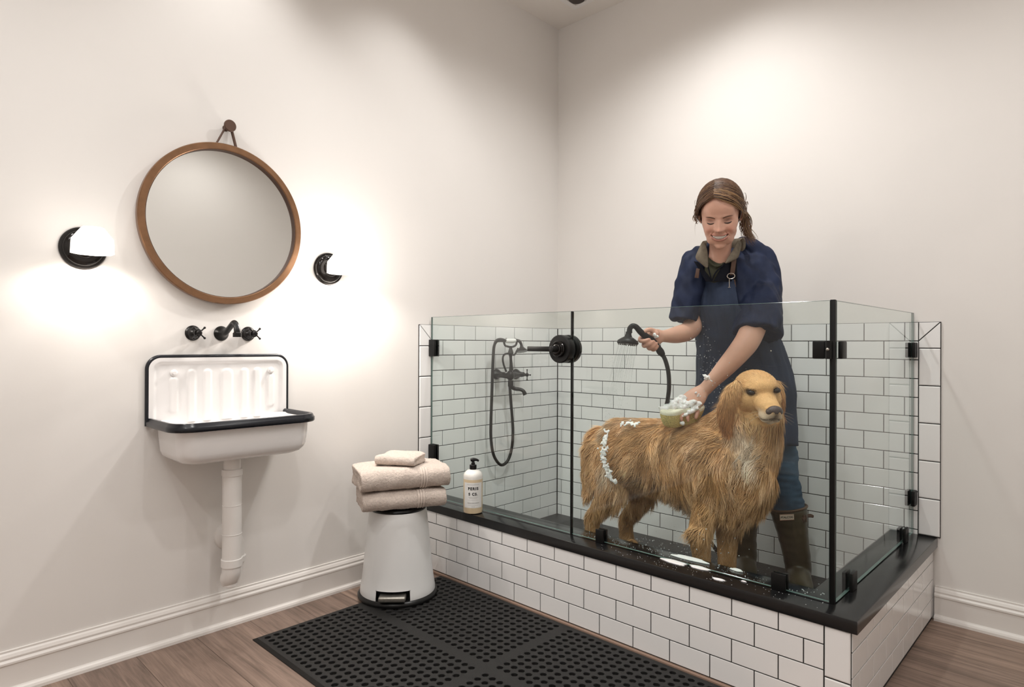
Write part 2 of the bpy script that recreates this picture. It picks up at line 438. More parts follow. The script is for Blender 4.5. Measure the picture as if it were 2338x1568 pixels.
def tile(g, O, d, n, poly, th=0.009, gap=0.0019, bev=0.0011):
    """one glazed tile with a soft edge; poly in (along, up) on the wall plane"""
    O, d, n = V(O), V(d), V(n); c = np.mean(V(poly), axis=0)
    def inset(q):
        out = []
        m = len(poly)
        for i in range(m):
            p0, p1, p2 = V(poly[i - 1]), V(poly[i]), V(poly[(i + 1) % m])
            e1, e2 = unit(p1 - p0), unit(p2 - p1)
            n1, n2 = V([-e1[1], e1[0]]), V([-e2[1], e2[0]])
            if np.dot(n1, c - p1) < 0: n1 = -n1
            if np.dot(n2, c - p1) < 0: n2 = -n2
            k = q / max(0.3, 1 + np.dot(n1, n2)); out.append(p1 + (n1 + n2) * k)
        return out
    W = lambda P, h: [O + d * p[0] + V([0, 0, p[1]]) + n * h for p in P]
    m = len(poly); vs = W(inset(gap), 0.001) + W(inset(gap), th - bev * 0.6) + W(inset(gap + bev * 0.5), th - bev * 0.15) + W(inset(gap + bev), th)
    fs = [(r * m + i, r * m + (i + 1) % m, (r + 1) * m + (i + 1) % m, (r + 1) * m + i) for r in range(3) for i in range(m)] + [tuple(range(3 * m, 4 * m))]
    g.add(vs, fs)
def rows(g, O, d, n, s0, s1, zl, phase, T, min_w=0.02):
    """running bond between s0 and s1; zl = list of joint heights from the top down"""
    for r in range(len(zl) - 1):
        ph = phase[r % 2]; js = [s0]
        k = math.ceil((s0 + min_w - ph) / T)
        while ph + k * T < s1 - min_w: js.append(ph + k * T); k += 1
        js.append(s1)
        for a, b in zip(js[:-1], js[1:]): tile(g, O, d, n, [(a, zl[r + 1]), (b, zl[r + 1]), (b, zl[r]), (a, zl[r])])

ZC, HR, T = 1.2129, 0.0782, 0.1545
PANZ, SLZ, SLB = 0.06, 0.335, 0.297
zl = [ZC - HR * k for k in range(15)] + [0.04]
def surround(name, O, d, n, s1, phase):
    w = 0.0775
    g = G(); O, d, n = V(O), V(d), V(n)
    gr = G(); gr.prism([O + d * a + V([0, 0, z]) for a, z in ((0, 0.04), (s1, 0.04), (s1, SLZ - .002), (s1 + w, SLZ - .002), (s1 + w, ZC), (0, ZC))], n, 0.0055)
    base = struct(name, gr, M_grout)
    rows(g, O, d, n, 0.011, s1, zl[:2], [phase[0]], T)
    rows(g, O, d, n, 0.011, s1, zl[1:], [phase[1], phase[0]], T)
    tile(g, O, d, n, [(s1, ZC - HR), (s1 + w, ZC), (s1, ZC)], th=0.0105)
    zz = [1.105]
    while zz[-1] - T > SLZ: zz.append(zz[-1] - T)
    tile(g, O, d, n, [(s1, zz[0]), (s1 + w, zz[0]), (s1 + w, ZC), (s1, ZC - HR)], th=0.0105)
    if zz[-1] - SLZ < 0.03: zz[-1] = SLZ
    else: zz.append(SLZ)
    for a, b in zip(zz[:-1], zz[1:]): tile(g, O, d, n, [(s1, b), (s1 + w, b), (s1 + w, a), (s1, a)], th=0.0105, bev=0.004)
    part('glazed_tiles', g, M_tile, base, False)
surround('trim_1', (0, 0, 0), (0, -1, 0), (1, 0, 0), 1.0165, [0.0910, 0.0138])
surround('trim_2', (0, 0, 0), (1, 0, 0), (0, -1, 0), 1.9460, [0.0418, 0.1190])

# ------------------------------------------------------------------ the raised bath
bath = thing('dog_bath', 'raised white-tiled dog bath with a black stone ledge in the corner', 'bath', (1.0, -0.55, 0))
XS, YS = 2.015, -1.105                            # outer edge of the ledge
XC, YC = 1.990, -1.092                            # face of the grout bed of the curb
core = G()
core.box((0.012, YC, 0), (XC, -0.945, SLB)); core.box((1.858, -0.945, 0), (XC, -0.012, SLB))
core.box((0.013, YC - .0062, 0.001), (XC + .0062, YC, SLB)); core.box((XC, YC, 0.001), (XC + .0062, -.012, SLB))
part('curb', core, M_grout, bath, False)
gf = G(); zf = [SLB, 0.240, 0.165, 0.090, 0.014]
rows(gf, (0, YC, 0), (1, 0, 0), (0, -1, 0), 0.014, 1.925, zf, [0.005, 0.0795], 0.149)
tile(gf, (0, YC, 0), (1, 0, 0), (0, -1, 0), [(1.925, 0.147), (XC + .008, 0.147), (XC + .008, SLB), (1.925, SLB)], bev=0.004)
tile(gf, (0, YC, 0), (1, 0, 0), (0, -1, 0), [(1.925, 0.003), (XC + .008, 0.003), (XC + .008, 0.147), (1.925, 0.147)], bev=0.004)
part('front_tiles', gf, M_tile, bath, False)
gs = G(); zs = [SLB, 0.236, 0.161, 0.086, 0.012]
rows(gs, (XC, 0, 0), (0, 1, 0), (1, 0, 0), -1.092, -0.006, zs, [-1.025, -0.950], 0.1495)
part('side_tiles', gs, M_tile, bath, False)
part('floor_strip', G().box((0.03, YC - 0.020, 0), (XC + 0.002, YC - 0.004, 0.012), 0.002), mat('strip_wood', (0.30, 0.20, 0.15), 0.5), bath)
led = G()
lp = [(0.011, YS), (XS, YS), (XS, -0.011), (1.842, -0.011), (1.842, -0.93), (0.011, -0.93)]
led.prism([(x, y, SLB) for x, y in lp], (0, 0, 1), SLZ - SLB, 0.003, 2)
part('stone_ledge', led, M_stone, bath, True, 30)
part('bath_pan', G().box((0.012, -0.945, 0.0), (1.858, -0.012, PANZ)), M_pan, bath, False)
inn = G().box((0.013, -0.945, PANZ), (1.842, -0.932, SLB)).box((1.844, -0.945, PANZ), (1.857, -0.013, SLB))
part('inner_lining', inn, M_stone, bath, False)
dr = G(); dr.lathe([(0.045, 0), (0.045, 0.004), (0.03, 0.004), (0.03, 0.002), (0.001, 0.002)], (0.5, -0.35, PANZ), (0, 0, 1), 28)
part('drain', dr, M_steel, bath)

# ------------------------------------------------------------------ glass screen
YG, XG, ZG, GT = -1.018, 1.9255, 1.2515, 0.005
def pane(name, a, b, label):
    g = G().box(a, b, 0.0008, 1)
    o = part(name, g, M_glass, None, False)
    o.data.materials.append(M_edge)
    for p in o.data.polygons:
        if p.area < 0.03: p.material_index = 1
    tag(o, label, 'glass panel', 'clear glass panels round the dog bath'); return o
pane('glass_screen', (0.013, YG - GT, SLZ + .003), (0.9185, YG + GT, ZG), 'clear glass panel beside the left wall, in front of the wall-mounted shower')
pane('glass_screen', (0.9255, YG - GT, SLZ + .003), (1.915, YG + GT, ZG), 'widest clear glass panel, in front of the golden dog')
pane('glass_screen', (XG - GT, -1.010, SLZ + .003), (XG + GT, -0.014, ZG), 'side glass panel running back to the right-hand wall tiles')
s1 = part('glass_seal', G().box((0.9185, YG - 0.0055, SLZ), (0.9255, YG + 0.0055, ZG), 0.001, 1), M_mblack)
tag(s1, 'thin black vertical seal between the two front glass panels', 'seal')
s2 = part('corner_post', G().box((1.915, YG - 0.007, SLZ), (1.930, YG + 0.008, ZG + .002), 0.002, 2), M_mblack)
tag(s2, 'black vertical corner strip joining front and side glass', 'post')
def clamp(a, b, label, plates=None, pin=None):
    t = thing('glass_clamp', label, 'clamp', ((a[0] + b[0]) / 2, (a[1] + b[1]) / 2, min(a[2], b[2])), 'black square glass clamps')
    for p in plates: part('clamp_plate', G().box(p[0], p[1], 0.003, 2), M_mblack, t)
    if pin: part('clamp_pin', pin, M_mblack if not isinstance(pin, tuple) else M_steel, t)
def front_clamp(x, z, w, h, label):
    clamp((x - w, YG, z), (x + w, YG, z + h), label, [((x - w / 2, YG - 0.016, z), (x + w / 2, YG - GT, z + h)), ((x - w / 2, YG + GT, z), (x + w / 2, YG + 0.016, z + h))])
front_clamp(1.072, SLZ, 0.038, 0.052, 'black clamp on the ledge below the dog, left of the foam')
front_clamp(1.766, SLZ, 0.046, 0.054, 'black clamp on the ledge in front of the rubber boot')
def side_clamp(y, z, w, h, label):
    clamp((XG, y - w, z), (XG, y + w, z + h), label, [((XG + GT, y - w / 2, z), (XG + 0.016, y + w / 2, z + h)), ((XG - 0.016, y - w / 2, z), (XG - GT, y + w / 2, z + h))])
side_clamp(-0.858, SLZ, 0.052, 0.058, 'black clamp on the side ledge nearest the corner post')
side_clamp(-0.170, SLZ, 0.052, 0.056, 'black clamp on the side ledge nearest the back wall')
def wall_clamp(z, label):
    clamp((0.012, YG, z), (0.06, YG, z + .085), label, [((0.0115, YG - 0.018, z), (0.055, YG - GT, z + .085)), ((0.0115, YG + GT, z), (0.055, YG + 0.016, z + .085)), ((0.0115, YG - 0.018, z), (0.0125, YG + .018, z + .085))])
wall_clamp(1.052, 'black upper clamp holding the front glass to the left wall tiles')
wall_clamp(0.520, 'black lower clamp behind the towels on the left wall tiles')
def wall_clamp_r(z, h, label):
    clamp((XG, -0.03, z), (XG, -0.03, z + h), label, [((XG + GT, -0.058, z), (XG + 0.018, -0.0115, z + h)), ((XG - 0.018, -0.058, z), (XG - GT, -0.0115, z + h))])
wall_clamp_r(1.066, 0.062, 'black upper clamp holding the side glass to the right-hand wall')
wall_clamp_r(0.455, 0.062, 'black lower clamp holding the side glass to the right-hand wall')
t = thing('glass_hinge', 'black corner hinge with a steel pin high on the corner post', 'hinge', (1.90, YG, 1.06))
part('hinge_plate', G().box((1.868, YG - 0.018, 1.074), (1.903, YG - GT, 1.128), 0.003), M_mblack, t)
part('hinge_plate', G().box((XG + GT, -1.000, 1.074), (XG + .018, -0.955, 1.128), 0.003), M_mblack, t)
part('hinge_barrel', G().cyl((1.914, YG - 0.016, 1.074), (1.914, YG - 0.016, 1.128), 0.009, 16), M_mblack, t)
part('hinge_pin', G().ball((1.914, YG - 0.023, 1.103), 0.005), M_steel, t)

# round mixer valve mounted through the glass
XV, ZV = 0.885, 1.096
val = thing('mixer_valve', 'round black mixer valve with a straight lever, mounted through the glass', 'valve', (XV, YG, ZV - 0.06))
for a, b in ((YG - GT, YG - 0.040), (YG + GT, YG + 0.042)):
    prof = [(0.054, 0), (0.0585, 0.002), (0.0585, 0.010), (0.0565, 0.012), (0.0590, 0.014), (0.0590, 0.022), (0.057, 0.024), (0.0585, 0.026), (0.0585, 0.033), (0.054, 0.0365), (0.02, 0.037)]
    part('valve_drum', G().lathe(prof if b > a else [(0.057, 0), (0.058, 0.002), (0.058, 0.032), (0.054, 0.035), (0.02, 0.0355)], (XV, a, ZV), (0, math.copysign(1, b - a), 0), 48), M_mblack, val)
part('valve_ring', G().lathe([(0.034, 0), (0.034, 0.010), (0.031, 0.013), (0.026, 0.013), (0.024, 0.010), (0.021, 0.012), (0.021, 0.020), (0.018, 0.022), (0.015, 0.022)], (XV, YG - 0.0395, ZV), (0, -1, 0), 40), M_blackgloss, val)
hub = part('valve_hub', G().lathe([(0.013, 0), (0.013, 0.030), (0.011, 0.034), (0.002, 0.035)], (XV, YG - 0.058, ZV), (0, -1, 0), 28), M_mblack, val)
part('lever', G().box((XV - 0.135, YG - 0.088, ZV - 0.0105), (XV + 0.004, YG - 0.074, ZV + 0.0105), 0.003), M_mblack, val)

# ------------------------------------------------------------------ tub filler on the left wall
fil = thing('shower_mixer', 'black wall-mounted bath mixer with hand shower and looping hose on the left wall tiles', 'shower mixer', (0.01, -0.48, 0.80))
xb = 0.075
W = lambda u, v, x=xb: on(u, v, 0, x)
for u in (1133.5, 1178):
    c = on(u, 855, 0, 0.012)
    part('wall_flange', G().lathe([(0.030, 0), (0.030, 0.006), (0.025, 0.016), (0.017, 0.030), (0.014, 0.045), (0.013, 0.063)], (0.0095, c[1], c[2] + .003), (1, 0, 0), 28), M_black, fil)
ym = W(1165, 857)[1]; zm = W(1165, 857)[2]
body = G(); body.tube([W(1134, 857), W(1148, 858), W(1165, 857), W(1180, 856), W(1190, 856)], [.012, .011, .020, .013, .009], 16, 5)
body.ball(W(1165, 857), (0.024, 0.024, 0.028)); body.tube([W(1166, 868), W(1166, 882)], .016, 14, 1)
body.ball(W(1191, 856), 0.012)
part('mixer_body', body, M_black, fil)
part('riser', G().tube([W(1167, 846), W(1167, 832), W(1166, 815), W(1166, 806), W(1166, 795), W(1166, 790)], [.013, .009, .008, .016, .009, .012], 14, 5), M_black, fil)
part('diverter_arm', G().tube([W(1164, 806), W(1152, 809), W(1148, 818), W(1150, 832), W(1156, 848)], .0055, 10, 5).tube([W(1166, 808), W(1174, 810), W(1180, 801), W(1183, 795)], .0055, 10, 5), M_black, fil)
cr_ = G().tube([W(1150, 777), W(1153, 788), W(1160, 791), W(1166, 792), W(1172, 791), W(1178, 787), W(1181, 776)], .006, 10, 5)
for u, v in ((1152, 777), (1156, 774), (1176, 774), (1180, 777)): cr_.ball(W(u, v), 0.0065, 10, 8)
part('cradle', cr_, M_black, fil)
hs = part('hose_end', G().tube([W(1128, 790, .085), W(1133, 779, .085), W(1142, 776, .085), W(1153, 777.5, .085)], [.007, .010, .012, .010], 14, 5), M_black, fil)
part('handset', G().tube([W(1178, 777, .085), W(1186, 779, .085), W(1190, 786, .085), W(1191, 794, .085)], [.009, .009, .008, .010], 14, 5)
          .lathe([(0.009, 0), (0.014, 0.006), (0.026, 0.018), (0.033, 0.026), (0.033, 0.030), (0.01, 0.030)], W(1190.5, 791, .085), (0.25, -0.05, -1), 28), M_black, fil)
part('porcelain_grip', G().tube([W(1154, 777.5, .085), W(1158, 778, .085), W(1170, 778, .085), W(1176, 777, .085)], [.011, .0125, .0125, .011], 18, 4), M_porcelain, hs)
part('shower_hose', G().tube([W(1129, 787, .085), W(1127, 800, .080), W(1124.5, 850, .07), W(1123, 900, .06), W(1121, 960, .055), W(1121, 1000, .05), W(1126, 1035, .05), W(1137, 1056, .05), W(1148, 1061, .05),
      W(1160, 1050, .05), W(1168, 1025, .055), W(1171, 990, .06), W(1170, 960, .062), W(1166, 910, .065), W(1164, 880, .07)], .0085, 12, 6), M_hose, fil)
part('spout', G().tube([W(1166, 874), W(1168, 882, .078), W(1175, 887, .085), W(1188, 889, .11), W(1195, 893, .125), W(1199, 901, .132)], [.014, .012, .011, .010, .0105, .0125], 16, 5), M_black, fil)
def cross_handle(c, n, up, r, parent):
    """four-armed tap handle facing along n"""
    n, up = unit(n), unit(up); sd = np.cross(n, up); g = G()
    g.lathe([(r * .30, 0), (r * .34, r * .12), (r * .34, r * .30), (r * .24, r * .40), (r * .05, r * .42)], V(c) - n * r * .2, n, 18)
    for d in (up, -up, sd, -sd):
        g.tube([V(c), V(c) + d * r * .5, V(c) + d * r * .82], [r * .13, r * .085, r * .10], 8, 3); g.ball(V(c) + d * r * .92, r * .15, 10, 8)
    return part('cross_handle', g, M_black, parent)
cross_handle(W(1203.5, 855.5, .085), (0.15, 1.0, 0), (0, 0, 1), 0.031, fil)
part('handle_stem', G().tube([W(1186, 856), W(1194, 855.5, .08), W(1203, 855.5, .085)], [.012, .010, .006], 12, 3), M_black, fil)

# ------------------------------------------------------------------ left wall fittings
YM, ZM = -2.063, 1.578
mir = thing('round_mirror', 'large round wall mirror in a bronze frame, hung from a peg', 'mirror', (0.0, YM, ZM - .31))
Rm = 0.311
part('frame', G().lathe([(Rm - .012, 0.004), (Rm - .004, 0.010), (Rm, 0.020), (Rm, 0.040), (Rm - .003, 0.044), (Rm - .023, 0.044), (Rm - .0255, 0.041), (Rm - .0255, 0.026), (Rm - .027, 0.024)], (0, YM, ZM), (1, 0, 0), 128), M_bronze, mir)
part('mirror_glass', G().lathe([(Rm - .022, 0.018), (Rm - .022, 0.027), (0.001, 0.027)], (0, YM, ZM), (1, 0, 0), 128), M_mirror, mir)
part('inner_lip', G().lathe([(Rm - .0245, 0.0275), (Rm - .0245, 0.0405), (Rm - .0275, 0.0405), (Rm - .0275, 0.0275)], (0, YM, ZM), (1, 0, 0), 128, caps=False), M_darkbronze, mir)
yk, zk = -2.052, 1.962
for y1 in (-2.104, -2.020):
    g = G(); z1 = ZM + math.sqrt((Rm - .008) ** 2 - (y1 - YM) ** 2) - 0.004
    g.tube([(0.028, yk + math.copysign(.010, y1 - yk), zk - .002), (0.030, y1, z1)], .0038, 8, 1, flat=1.6)
    part('hanging_strap', g, M_darkbronze, mir)
part('strap_bend', G().tube([(0.028, yk - .010, zk - .002), (0.028, yk - .006, zk + .009), (0.028, yk, zk + .0115), (0.028, yk + .006, zk + .009), (0.028, yk + .010, zk - .002)], .0035, 8, 4), M_darkbronze, mir)
peg = thing('wall_peg', 'round dark bronze wall peg above the mirror', 'peg', (0, yk, zk - .02))
part('peg_post', G().lathe([(0.012, 0), (0.012, 0.002), (0.0085, 0.006), (0.0085, 0.038)], (0, yk, zk), (1, 0, 0), 24), M_darkbronze, peg)
part('peg_head', G().lathe([(0.020, 0), (0.023, 0.002), (0.023, 0.008), (0.021, 0.010), (0.002, 0.010)], (0.038, yk, zk), (1, 0, 0), 36), M_darkbronze, peg)

def sconce(label, yc, zc, src=None):
    loc = (0, yc, zc - .07)
    if src:
        r = src.copy(); COL.objects.link(r); r.location = loc; r['label'] = label
        for ch in src.children:
            c = ch.copy(); COL.objects.link(c); c.parent = r
        return r
    s = thing('wall_sconce', label, 'wall lamp', loc, 'wall sconces either side of the round mirror')
    part('backplate', G().lathe([(0.071, 0), (0.071, 0.006), (0.068, 0.010), (0.062, 0.011), (0.060, 0.015), (0.055, 0.021), (0.046, 0.024), (0.036, 0.025), (0.034, 0.030), (0.029, 0.034), (0.018, 0.035)], (0, yc, zc), (1, 0, 0), 56), M_blackgloss, s)
    part('arm', G().tube([(0.03, yc, zc + .002), (0.06, yc, zc + .004), (0.085, yc, zc + .014), (0.098, yc, zc + .030), (0.10, yc, zc + .050)], .009, 14, 5), M_blackgloss, s)
    cx, cy = 0.105, yc + 0.004
    g = G()
    # eight-sided opal glass bell, open underneath
    prof = [(0.004, 0.051), (0.032, 0.050), (0.0605, 0.012), (0.0625, -0.036), (0.0595, -0.036), (0.0575, 0.010), (0.030, 0.045), (0.004, 0.046)]
    n = 8; vs = []; fs = []
    for r, h in prof:
        for k in range(n):
            a = 2 * math.pi * (k + .5) / n; vs.append((cx + r * math.cos(a), cy + r * math.sin(a), zc + h + 0.008))
    m = len(prof)
    for i in range(m - 1):
        for k in range(n): fs.append((i * n + k, i * n + (k + 1) % n, (i + 1) * n + (k + 1) % n, (i + 1) * n + k))
    fs.append(tuple(range(n))); fs.append(tuple((m - 1) * n + k for k in range(n))[::-1])
    g.add(vs, fs); part('lamp_shade', g, M_shade, s, False)
    part('bulb', G().ball((cx, cy, zc - .002), (0.018, 0.018, 0.026)), mat('bulb_glow', (1, 1, 1), 0.3, emit=((1.0, 0.93, 0.85), 14)), s)
    return s
SC = [(-2.527, 1.436), (-1.600, 1.447)]
s_a = sconce('wall sconce left of the mirror, with its white bell shade clearly visible', *SC[0])
s_b = sconce('glowing wall sconce right of the mirror, above and left of the towels', *SC[1], src=s_a)
for (y, z), p, q in zip(SC, (3.8, 15.0), (0.5, 6.0)):
    lamp('sconce_bulb', 'SPOT', (0.105, y + .004, z - 0.036), p, (1.0, 0.93, 0.86), 0.022, cone=165, blend=0.45)
    lamp('sconce_glow', 'POINT', (0.195, y + .004, z + 0.01), q, (1.0, 0.93, 0.86), 0.05)

def wall_tap(label, y, z):
    t = thing('wall_tap', label, 'tap', (0, y, z - .03), 'cross-handled wall taps above the sink')
    part('tap_flange', G().lathe([(0.028, 0), (0.029, 0.003), (0.027, 0.007), (0.022, 0.010), (0.0205, 0.018), (0.015, 0.026), (0.011, 0.030), (0.011, 0.050), (0.014, 0.052), (0.014, 0.058)], (0, y, z), (1, 0, 0), 36), M_black, t)
    cross_handle((0.066, y, z), (1, 0, 0), (0, .71, .71), 0.030, t); return t
wall_tap('black cross-handled wall tap left of the sink spout', -2.172, 1.153)
wall_tap('black cross-handled wall tap right of the sink spout', -1.960, 1.153)
sp = thing('wall_spout', 'black curved wall spout between the two sink taps', 'spout', (0, -2.066, 1.12))
part('spout_flange', G().lathe([(0.028, 0), (0.029, 0.003), (0.026, 0.008), (0.020, 0.014), (0.014, 0.024), (0.011, 0.034)], (0, -2.066, 1.153), (1, 0, 0), 36), M_black, sp)
part('spout_pipe', G().tube([(0.02, -2.066, 1.153), (0.045, -2.066, 1.156), (0.085, -2.066, 1.176), (0.118, -2.066, 1.192), (0.138, -2.066, 1.186), (0.148, -2.066, 1.166), (0.150, -2.066, 1.152)], [.012, .011, .0105, .0105, .0105, .0115, .012], 16, 5), M_black, sp)
part('spout_nozzle', G().lathe([(0.012, 0), (0.0155, 0.003), (0.0155, 0.018), (0.011, 0.018)], (0.150, -2.066, 1.156), (0, 0, -1), 20), M_black, sp)

# ------------------------------------------------------------------ wall sink
snk = thing('wall_sink', 'white enamel wall sink with ribbed splashback and black rim', 'sink', (0.0, -2.065, 0.68))
SY0, SY1, SZ0, SZ1 = -2.329, -1.801, 0.818, 1.062
def rounded_top(y0, y1, z0, z1, r, n=10):
    P = [(y0, z0)]
    for k in range(n + 1):
        a = math.pi - math.pi / 2 * k / n; P.append((y0 + r + r * math.cos(a), z1 - r + r * math.sin(a)))
    for k in range(n + 1):
        a = math.pi / 2 - math.pi / 2 * k / n; P.append((y1 - r + r * math.cos(a), z1 - r + r * math.sin(a)))
    P.append((y1, z0)); return P
# splashback as a relief grid
g = G(); ny, nz = 150, 70; r0 = 0.045
def relief(y, z):
    h = 0.016
    u = (y - SY0) / (SY1 - SY0); w = (z - SZ0)
    e = min(y - SY0, SY1 - y, SZ1 - z)
    q = V([max(0, SY0 + r0 + 0 - y, y - (SY1 - r0)), max(0, z - (SZ1 - r0))])
    if q[0] > 0 and q[1] > 0: e = r0 - math.hypot(*q)
    def sm(a, b, x): t_ = min(1, max(0, (x - a) / (b - a))); return t_ * t_ * (3 - 2 * t_)
    h -= 0.007 * sm(0.016, 0.030, e)
    for c, hw in ((0.165, 0.026), (0.285, .026), (0.395, .026), (0.535, .040), (0.665, .026), (0.765, .026), (0.872, .026)):
        d = abs(u - c) * (SY1 - SY0); top = SZ1 - 0.048 if c not in (0.165, 0.872) else SZ1 - 0.075
        hwm = hw * 0.53; dz = z - (top - hwm); rr = math.hypot(d, max(0, dz)); low = (SZ0 + 0.05) - z if c in (.165, .872) else -1
        if low > 0: rr = max(rr, math.hypot(d, low))
        h += 0.0048 * (1 - sm(hwm - 0.004, hwm + 0.004, rr))
    return h
idx = {}
vs = []; fs = []
for i in range(ny + 1):
    for j in range(nz + 1):
        y = SY0 + (SY1 - SY0) * i / ny; z = SZ0 + (SZ1 - SZ0) * j / nz
        # squash the grid into the rounded outline
        if z > SZ1 - r0:
            dz = z - (SZ1 - r0); ins = r0 - math.sqrt(max(0, r0 * r0 - dz * dz))
            y = SY0 + ins + (y - SY0) * (SY1 - SY0 - 2 * ins) / (SY1 - SY0)
        vs.append((relief(y, z), y, z))
for i in range(ny):
    for j in range(nz): a = i * (nz + 1) + j; fs.append((a, a + nz + 1, a + nz + 2, a + 1))
g.add(vs, fs)
part('splashback', g, M_enamel, snk, True, 60)
out = [(0.001, y, z) for y, z in rounded_top(SY0, SY1, SZ0 - .004, SZ1, r0)]
part('splashback_plate', G().prism(out, (1, 0, 0), 0.005), M_navyrim, snk, False)
rim_pts = [(0.0095, y, z) for y, z in rounded_top(SY0 - .002, SY1 + .002, SZ0 - .004, SZ1 + .002, r0)]
part('splashback_rim', G().tube(rim_pts, .0075, 12, 1, side=(1, 0, 0)), M_navyrim, snk)
for yy in (SY0 + 0.165 * (SY1 - SY0), SY0 + 0.872 * (SY1 - SY0)):
    part('fixing_cap', G().lathe([(0.013, 0), (0.013, 0.004), (0.008, 0.006), (0.008, 0.010), (0.006, 0.012), (0.001, 0.012)], (0.010, yy, SZ1 - 0.058), (1, 0, 0), 24), M_enamel, snk)
# rim bar round the basin
ZR = 0.834; XF = 0.292; rc = 0.075
def rim_path(o, z):
    P = [(0.012, SY0 - .004 + o, z), (0.10, SY0 - .004 + o, z)]
    for k in range(9): a = math.pi / 2 * k / 8; P.append((XF - o - rc + rc * math.sin(a), SY0 - .004 + o + rc - rc * math.cos(a), z))
    for k in range(9): a = math.pi / 2 * k / 8; P.append((XF - o - rc + rc * math.cos(a), SY1 + .004 - o - rc + rc * math.sin(a), z))
    P += [(0.10, SY1 + .004 - o, z), (0.012, SY1 + .004 - o, z)]; return P
def sweep(path, prof):
    """profile (outward, up) swept along a horizontal path"""
    P = [V(p) for p in path]; m = len(P); n = len(prof); vs = []; fs = []
    for i in range(m):
        t_ = unit(P[min(i + 1, m - 1)] - P[max(i - 1, 0)]); o = np.cross(t_, [0, 0, 1]); o = unit(o)
        for a, b in prof: vs.append(P[i] + o * a + V([0, 0, b]))
    for i in range(m - 1):
        for k in range(n): fs.append((i * n + k, i * n + (k + 1) % n, (i + 1) * n + (k + 1) % n, (i + 1) * n + k))
    fs.append(tuple(range(n))[::-1]); fs.append(tuple((m - 1) * n + k for k in range(n))); return G().add(vs, fs)
part('basin_rim', sweep(rim_path(0.0, ZR), [(-0.020, -0.020), (0.0, -0.022), (0.003, -0.018), (0.003, -0.006), (-0.001, -0.002), (-0.003, 0.004), (-0.006, 0.008), (-0.014, 0.008), (-0.020, 0.002)]), M_navyrim, snk, True, 50)
# bowl
def rrect(x0, x1, y0, y1, r, n=8):
    P = []
    for cx, cy, a0 in ((x1 - r, y1 - r, 0), (x0 + r, y1 - r, 90), (x0 + r, y0 + r, 180), (x1 - r, y0 + r, 270)):
        for k in range(n + 1): a = math.radians(a0 + 90 * k / n); P.append((cx + r * math.cos(a), cy + r * math.sin(a)))
    return P
def loft(levels):
    vs = []; fs = []; m = len(levels[0][0])
    for P, z in levels: vs += [(x, y, z) for x, y in P]
    for i in range(len(levels) - 1):
        for k in range(m): fs.append((i * m + k, i * m + (k + 1) % m, (i + 1) * m + (k + 1) % m, (i + 1) * m + k))
    fs.append(tuple((len(levels) - 1) * m + k for k in range(m))); return vs, fs
L_ = [(rrect(0.008, XF - .012, SY0 + .006, SY1 - .006, .065), ZR - .004), (rrect(0.010, XF - .026, SY0 + .022, SY1 - .022, .055), ZR - .012), (rrect(0.012, XF - .032, SY0 + .030, SY1 - .028, .055), ZR - .06),
      (rrect(0.018, XF - .045, SY0 + .042, SY1 - .040, .055), 0.735), (rrect(0.03, XF - .065, SY0 + .062, SY1 - .060, .05), 0.712), (rrect(0.06, XF - .10, SY0 + .11, SY1 - .11, .04), 0.702)]
g = G().add(*loft(L_))
L2 = [(rrect(0.008, XF - .010, SY0 + .006, SY1 - .006, .065), ZR - .010), (rrect(0.004, XF - .018, SY0 + .020, SY1 - .020, .055), ZR - .022), (rrect(0.004, XF - .020, SY0 + .024, SY1 - .022, .055), ZR - .07),
      (rrect(0.006, XF - .025, SY0 + .028, SY1 - .026, .055), 0.728), (rrect(0.008, XF - .031, SY0 + .034, SY1 - .032, .055), 0.712), (rrect(0.012, XF - .042, SY0 + .046, SY1 - .044, .05), 0.700), (rrect(0.025, XF - .060, SY0 + .066, SY1 - .064, .045), 0.692), (rrect(0.05, XF - .09, SY0 + .10, SY1 - .10, .03), 0.688)]
g.add(*loft(L2))
part('basin', g, M_enamel, snk, True, 60)
part('plug', G().lathe([(0.022, 0), (0.022, 0.003), (0.015, 0.006), (0.001, 0.007)], (0.15, -2.085, 0.702), (0, 0, 1), 24), M_steel, snk)
pipe = thing('drain_pipe', 'white waste pipe with trap under the wall sink', 'pipe', (0.15, -2.085, 0.2))
yp = -2.087
part('tailpiece', G().cyl((0.16, yp, 0.62), (0.16, yp, 0.690), .030), M_pvc, pipe)
part('down_pipe', G().cyl((0.16, yp, 0.30), (0.16, yp, 0.645), .034), M_pvc, pipe)
for z, h, r in ((0.622, 0.026, .0365), (0.512, 0.003, .0352), (0.404, 0.004, .0352), (0.285, 0.03, .0375)):
    part('pipe_collar', G().lathe([(r - .003, 0), (r, 0.0015), (r, h - .0015), (r - .003, h)], (0.16, yp, z), (0, 0, 1), 32), M_pvc, pipe)
part('trap_bend', G().tube([(0.16, yp, 0.30), (0.158, yp, 0.262), (0.14, yp, 0.232), (0.112, yp + .020, 0.226), (0.09, yp + .038, 0.245), (0.082, yp + .048, 0.285), (0.082, yp + .048, 0.31)], [.034, .034, .033, .031, .031, .031, .031], 24, 5), M_pvc, pipe)
part('trap_plug', G().lathe([(0.024, 0), (0.024, 0.012), (0.018, 0.016)], (0.150, yp, 0.222), (0, 0, -1), 24), M_pvc, pipe)
part('wall_stub', G().tube([(0.082, yp + .048, 0.275), (0.082, yp + .048, 0.325), (0.070, yp + .050, 0.350), (0.04, yp + .052, 0.356), (0.003, yp + .052, 0.356)], [.031, .031, .030, .028, .028], 24, 5), M_pvc, pipe)
part('trap_nut', G().lathe([(0.034, 0), (0.037, 0.003), (0.037, 0.022), (0.034, 0.025)], (0.082, yp + .048, 0.272), (0, 0, 1), 24), M_pvc, pipe)
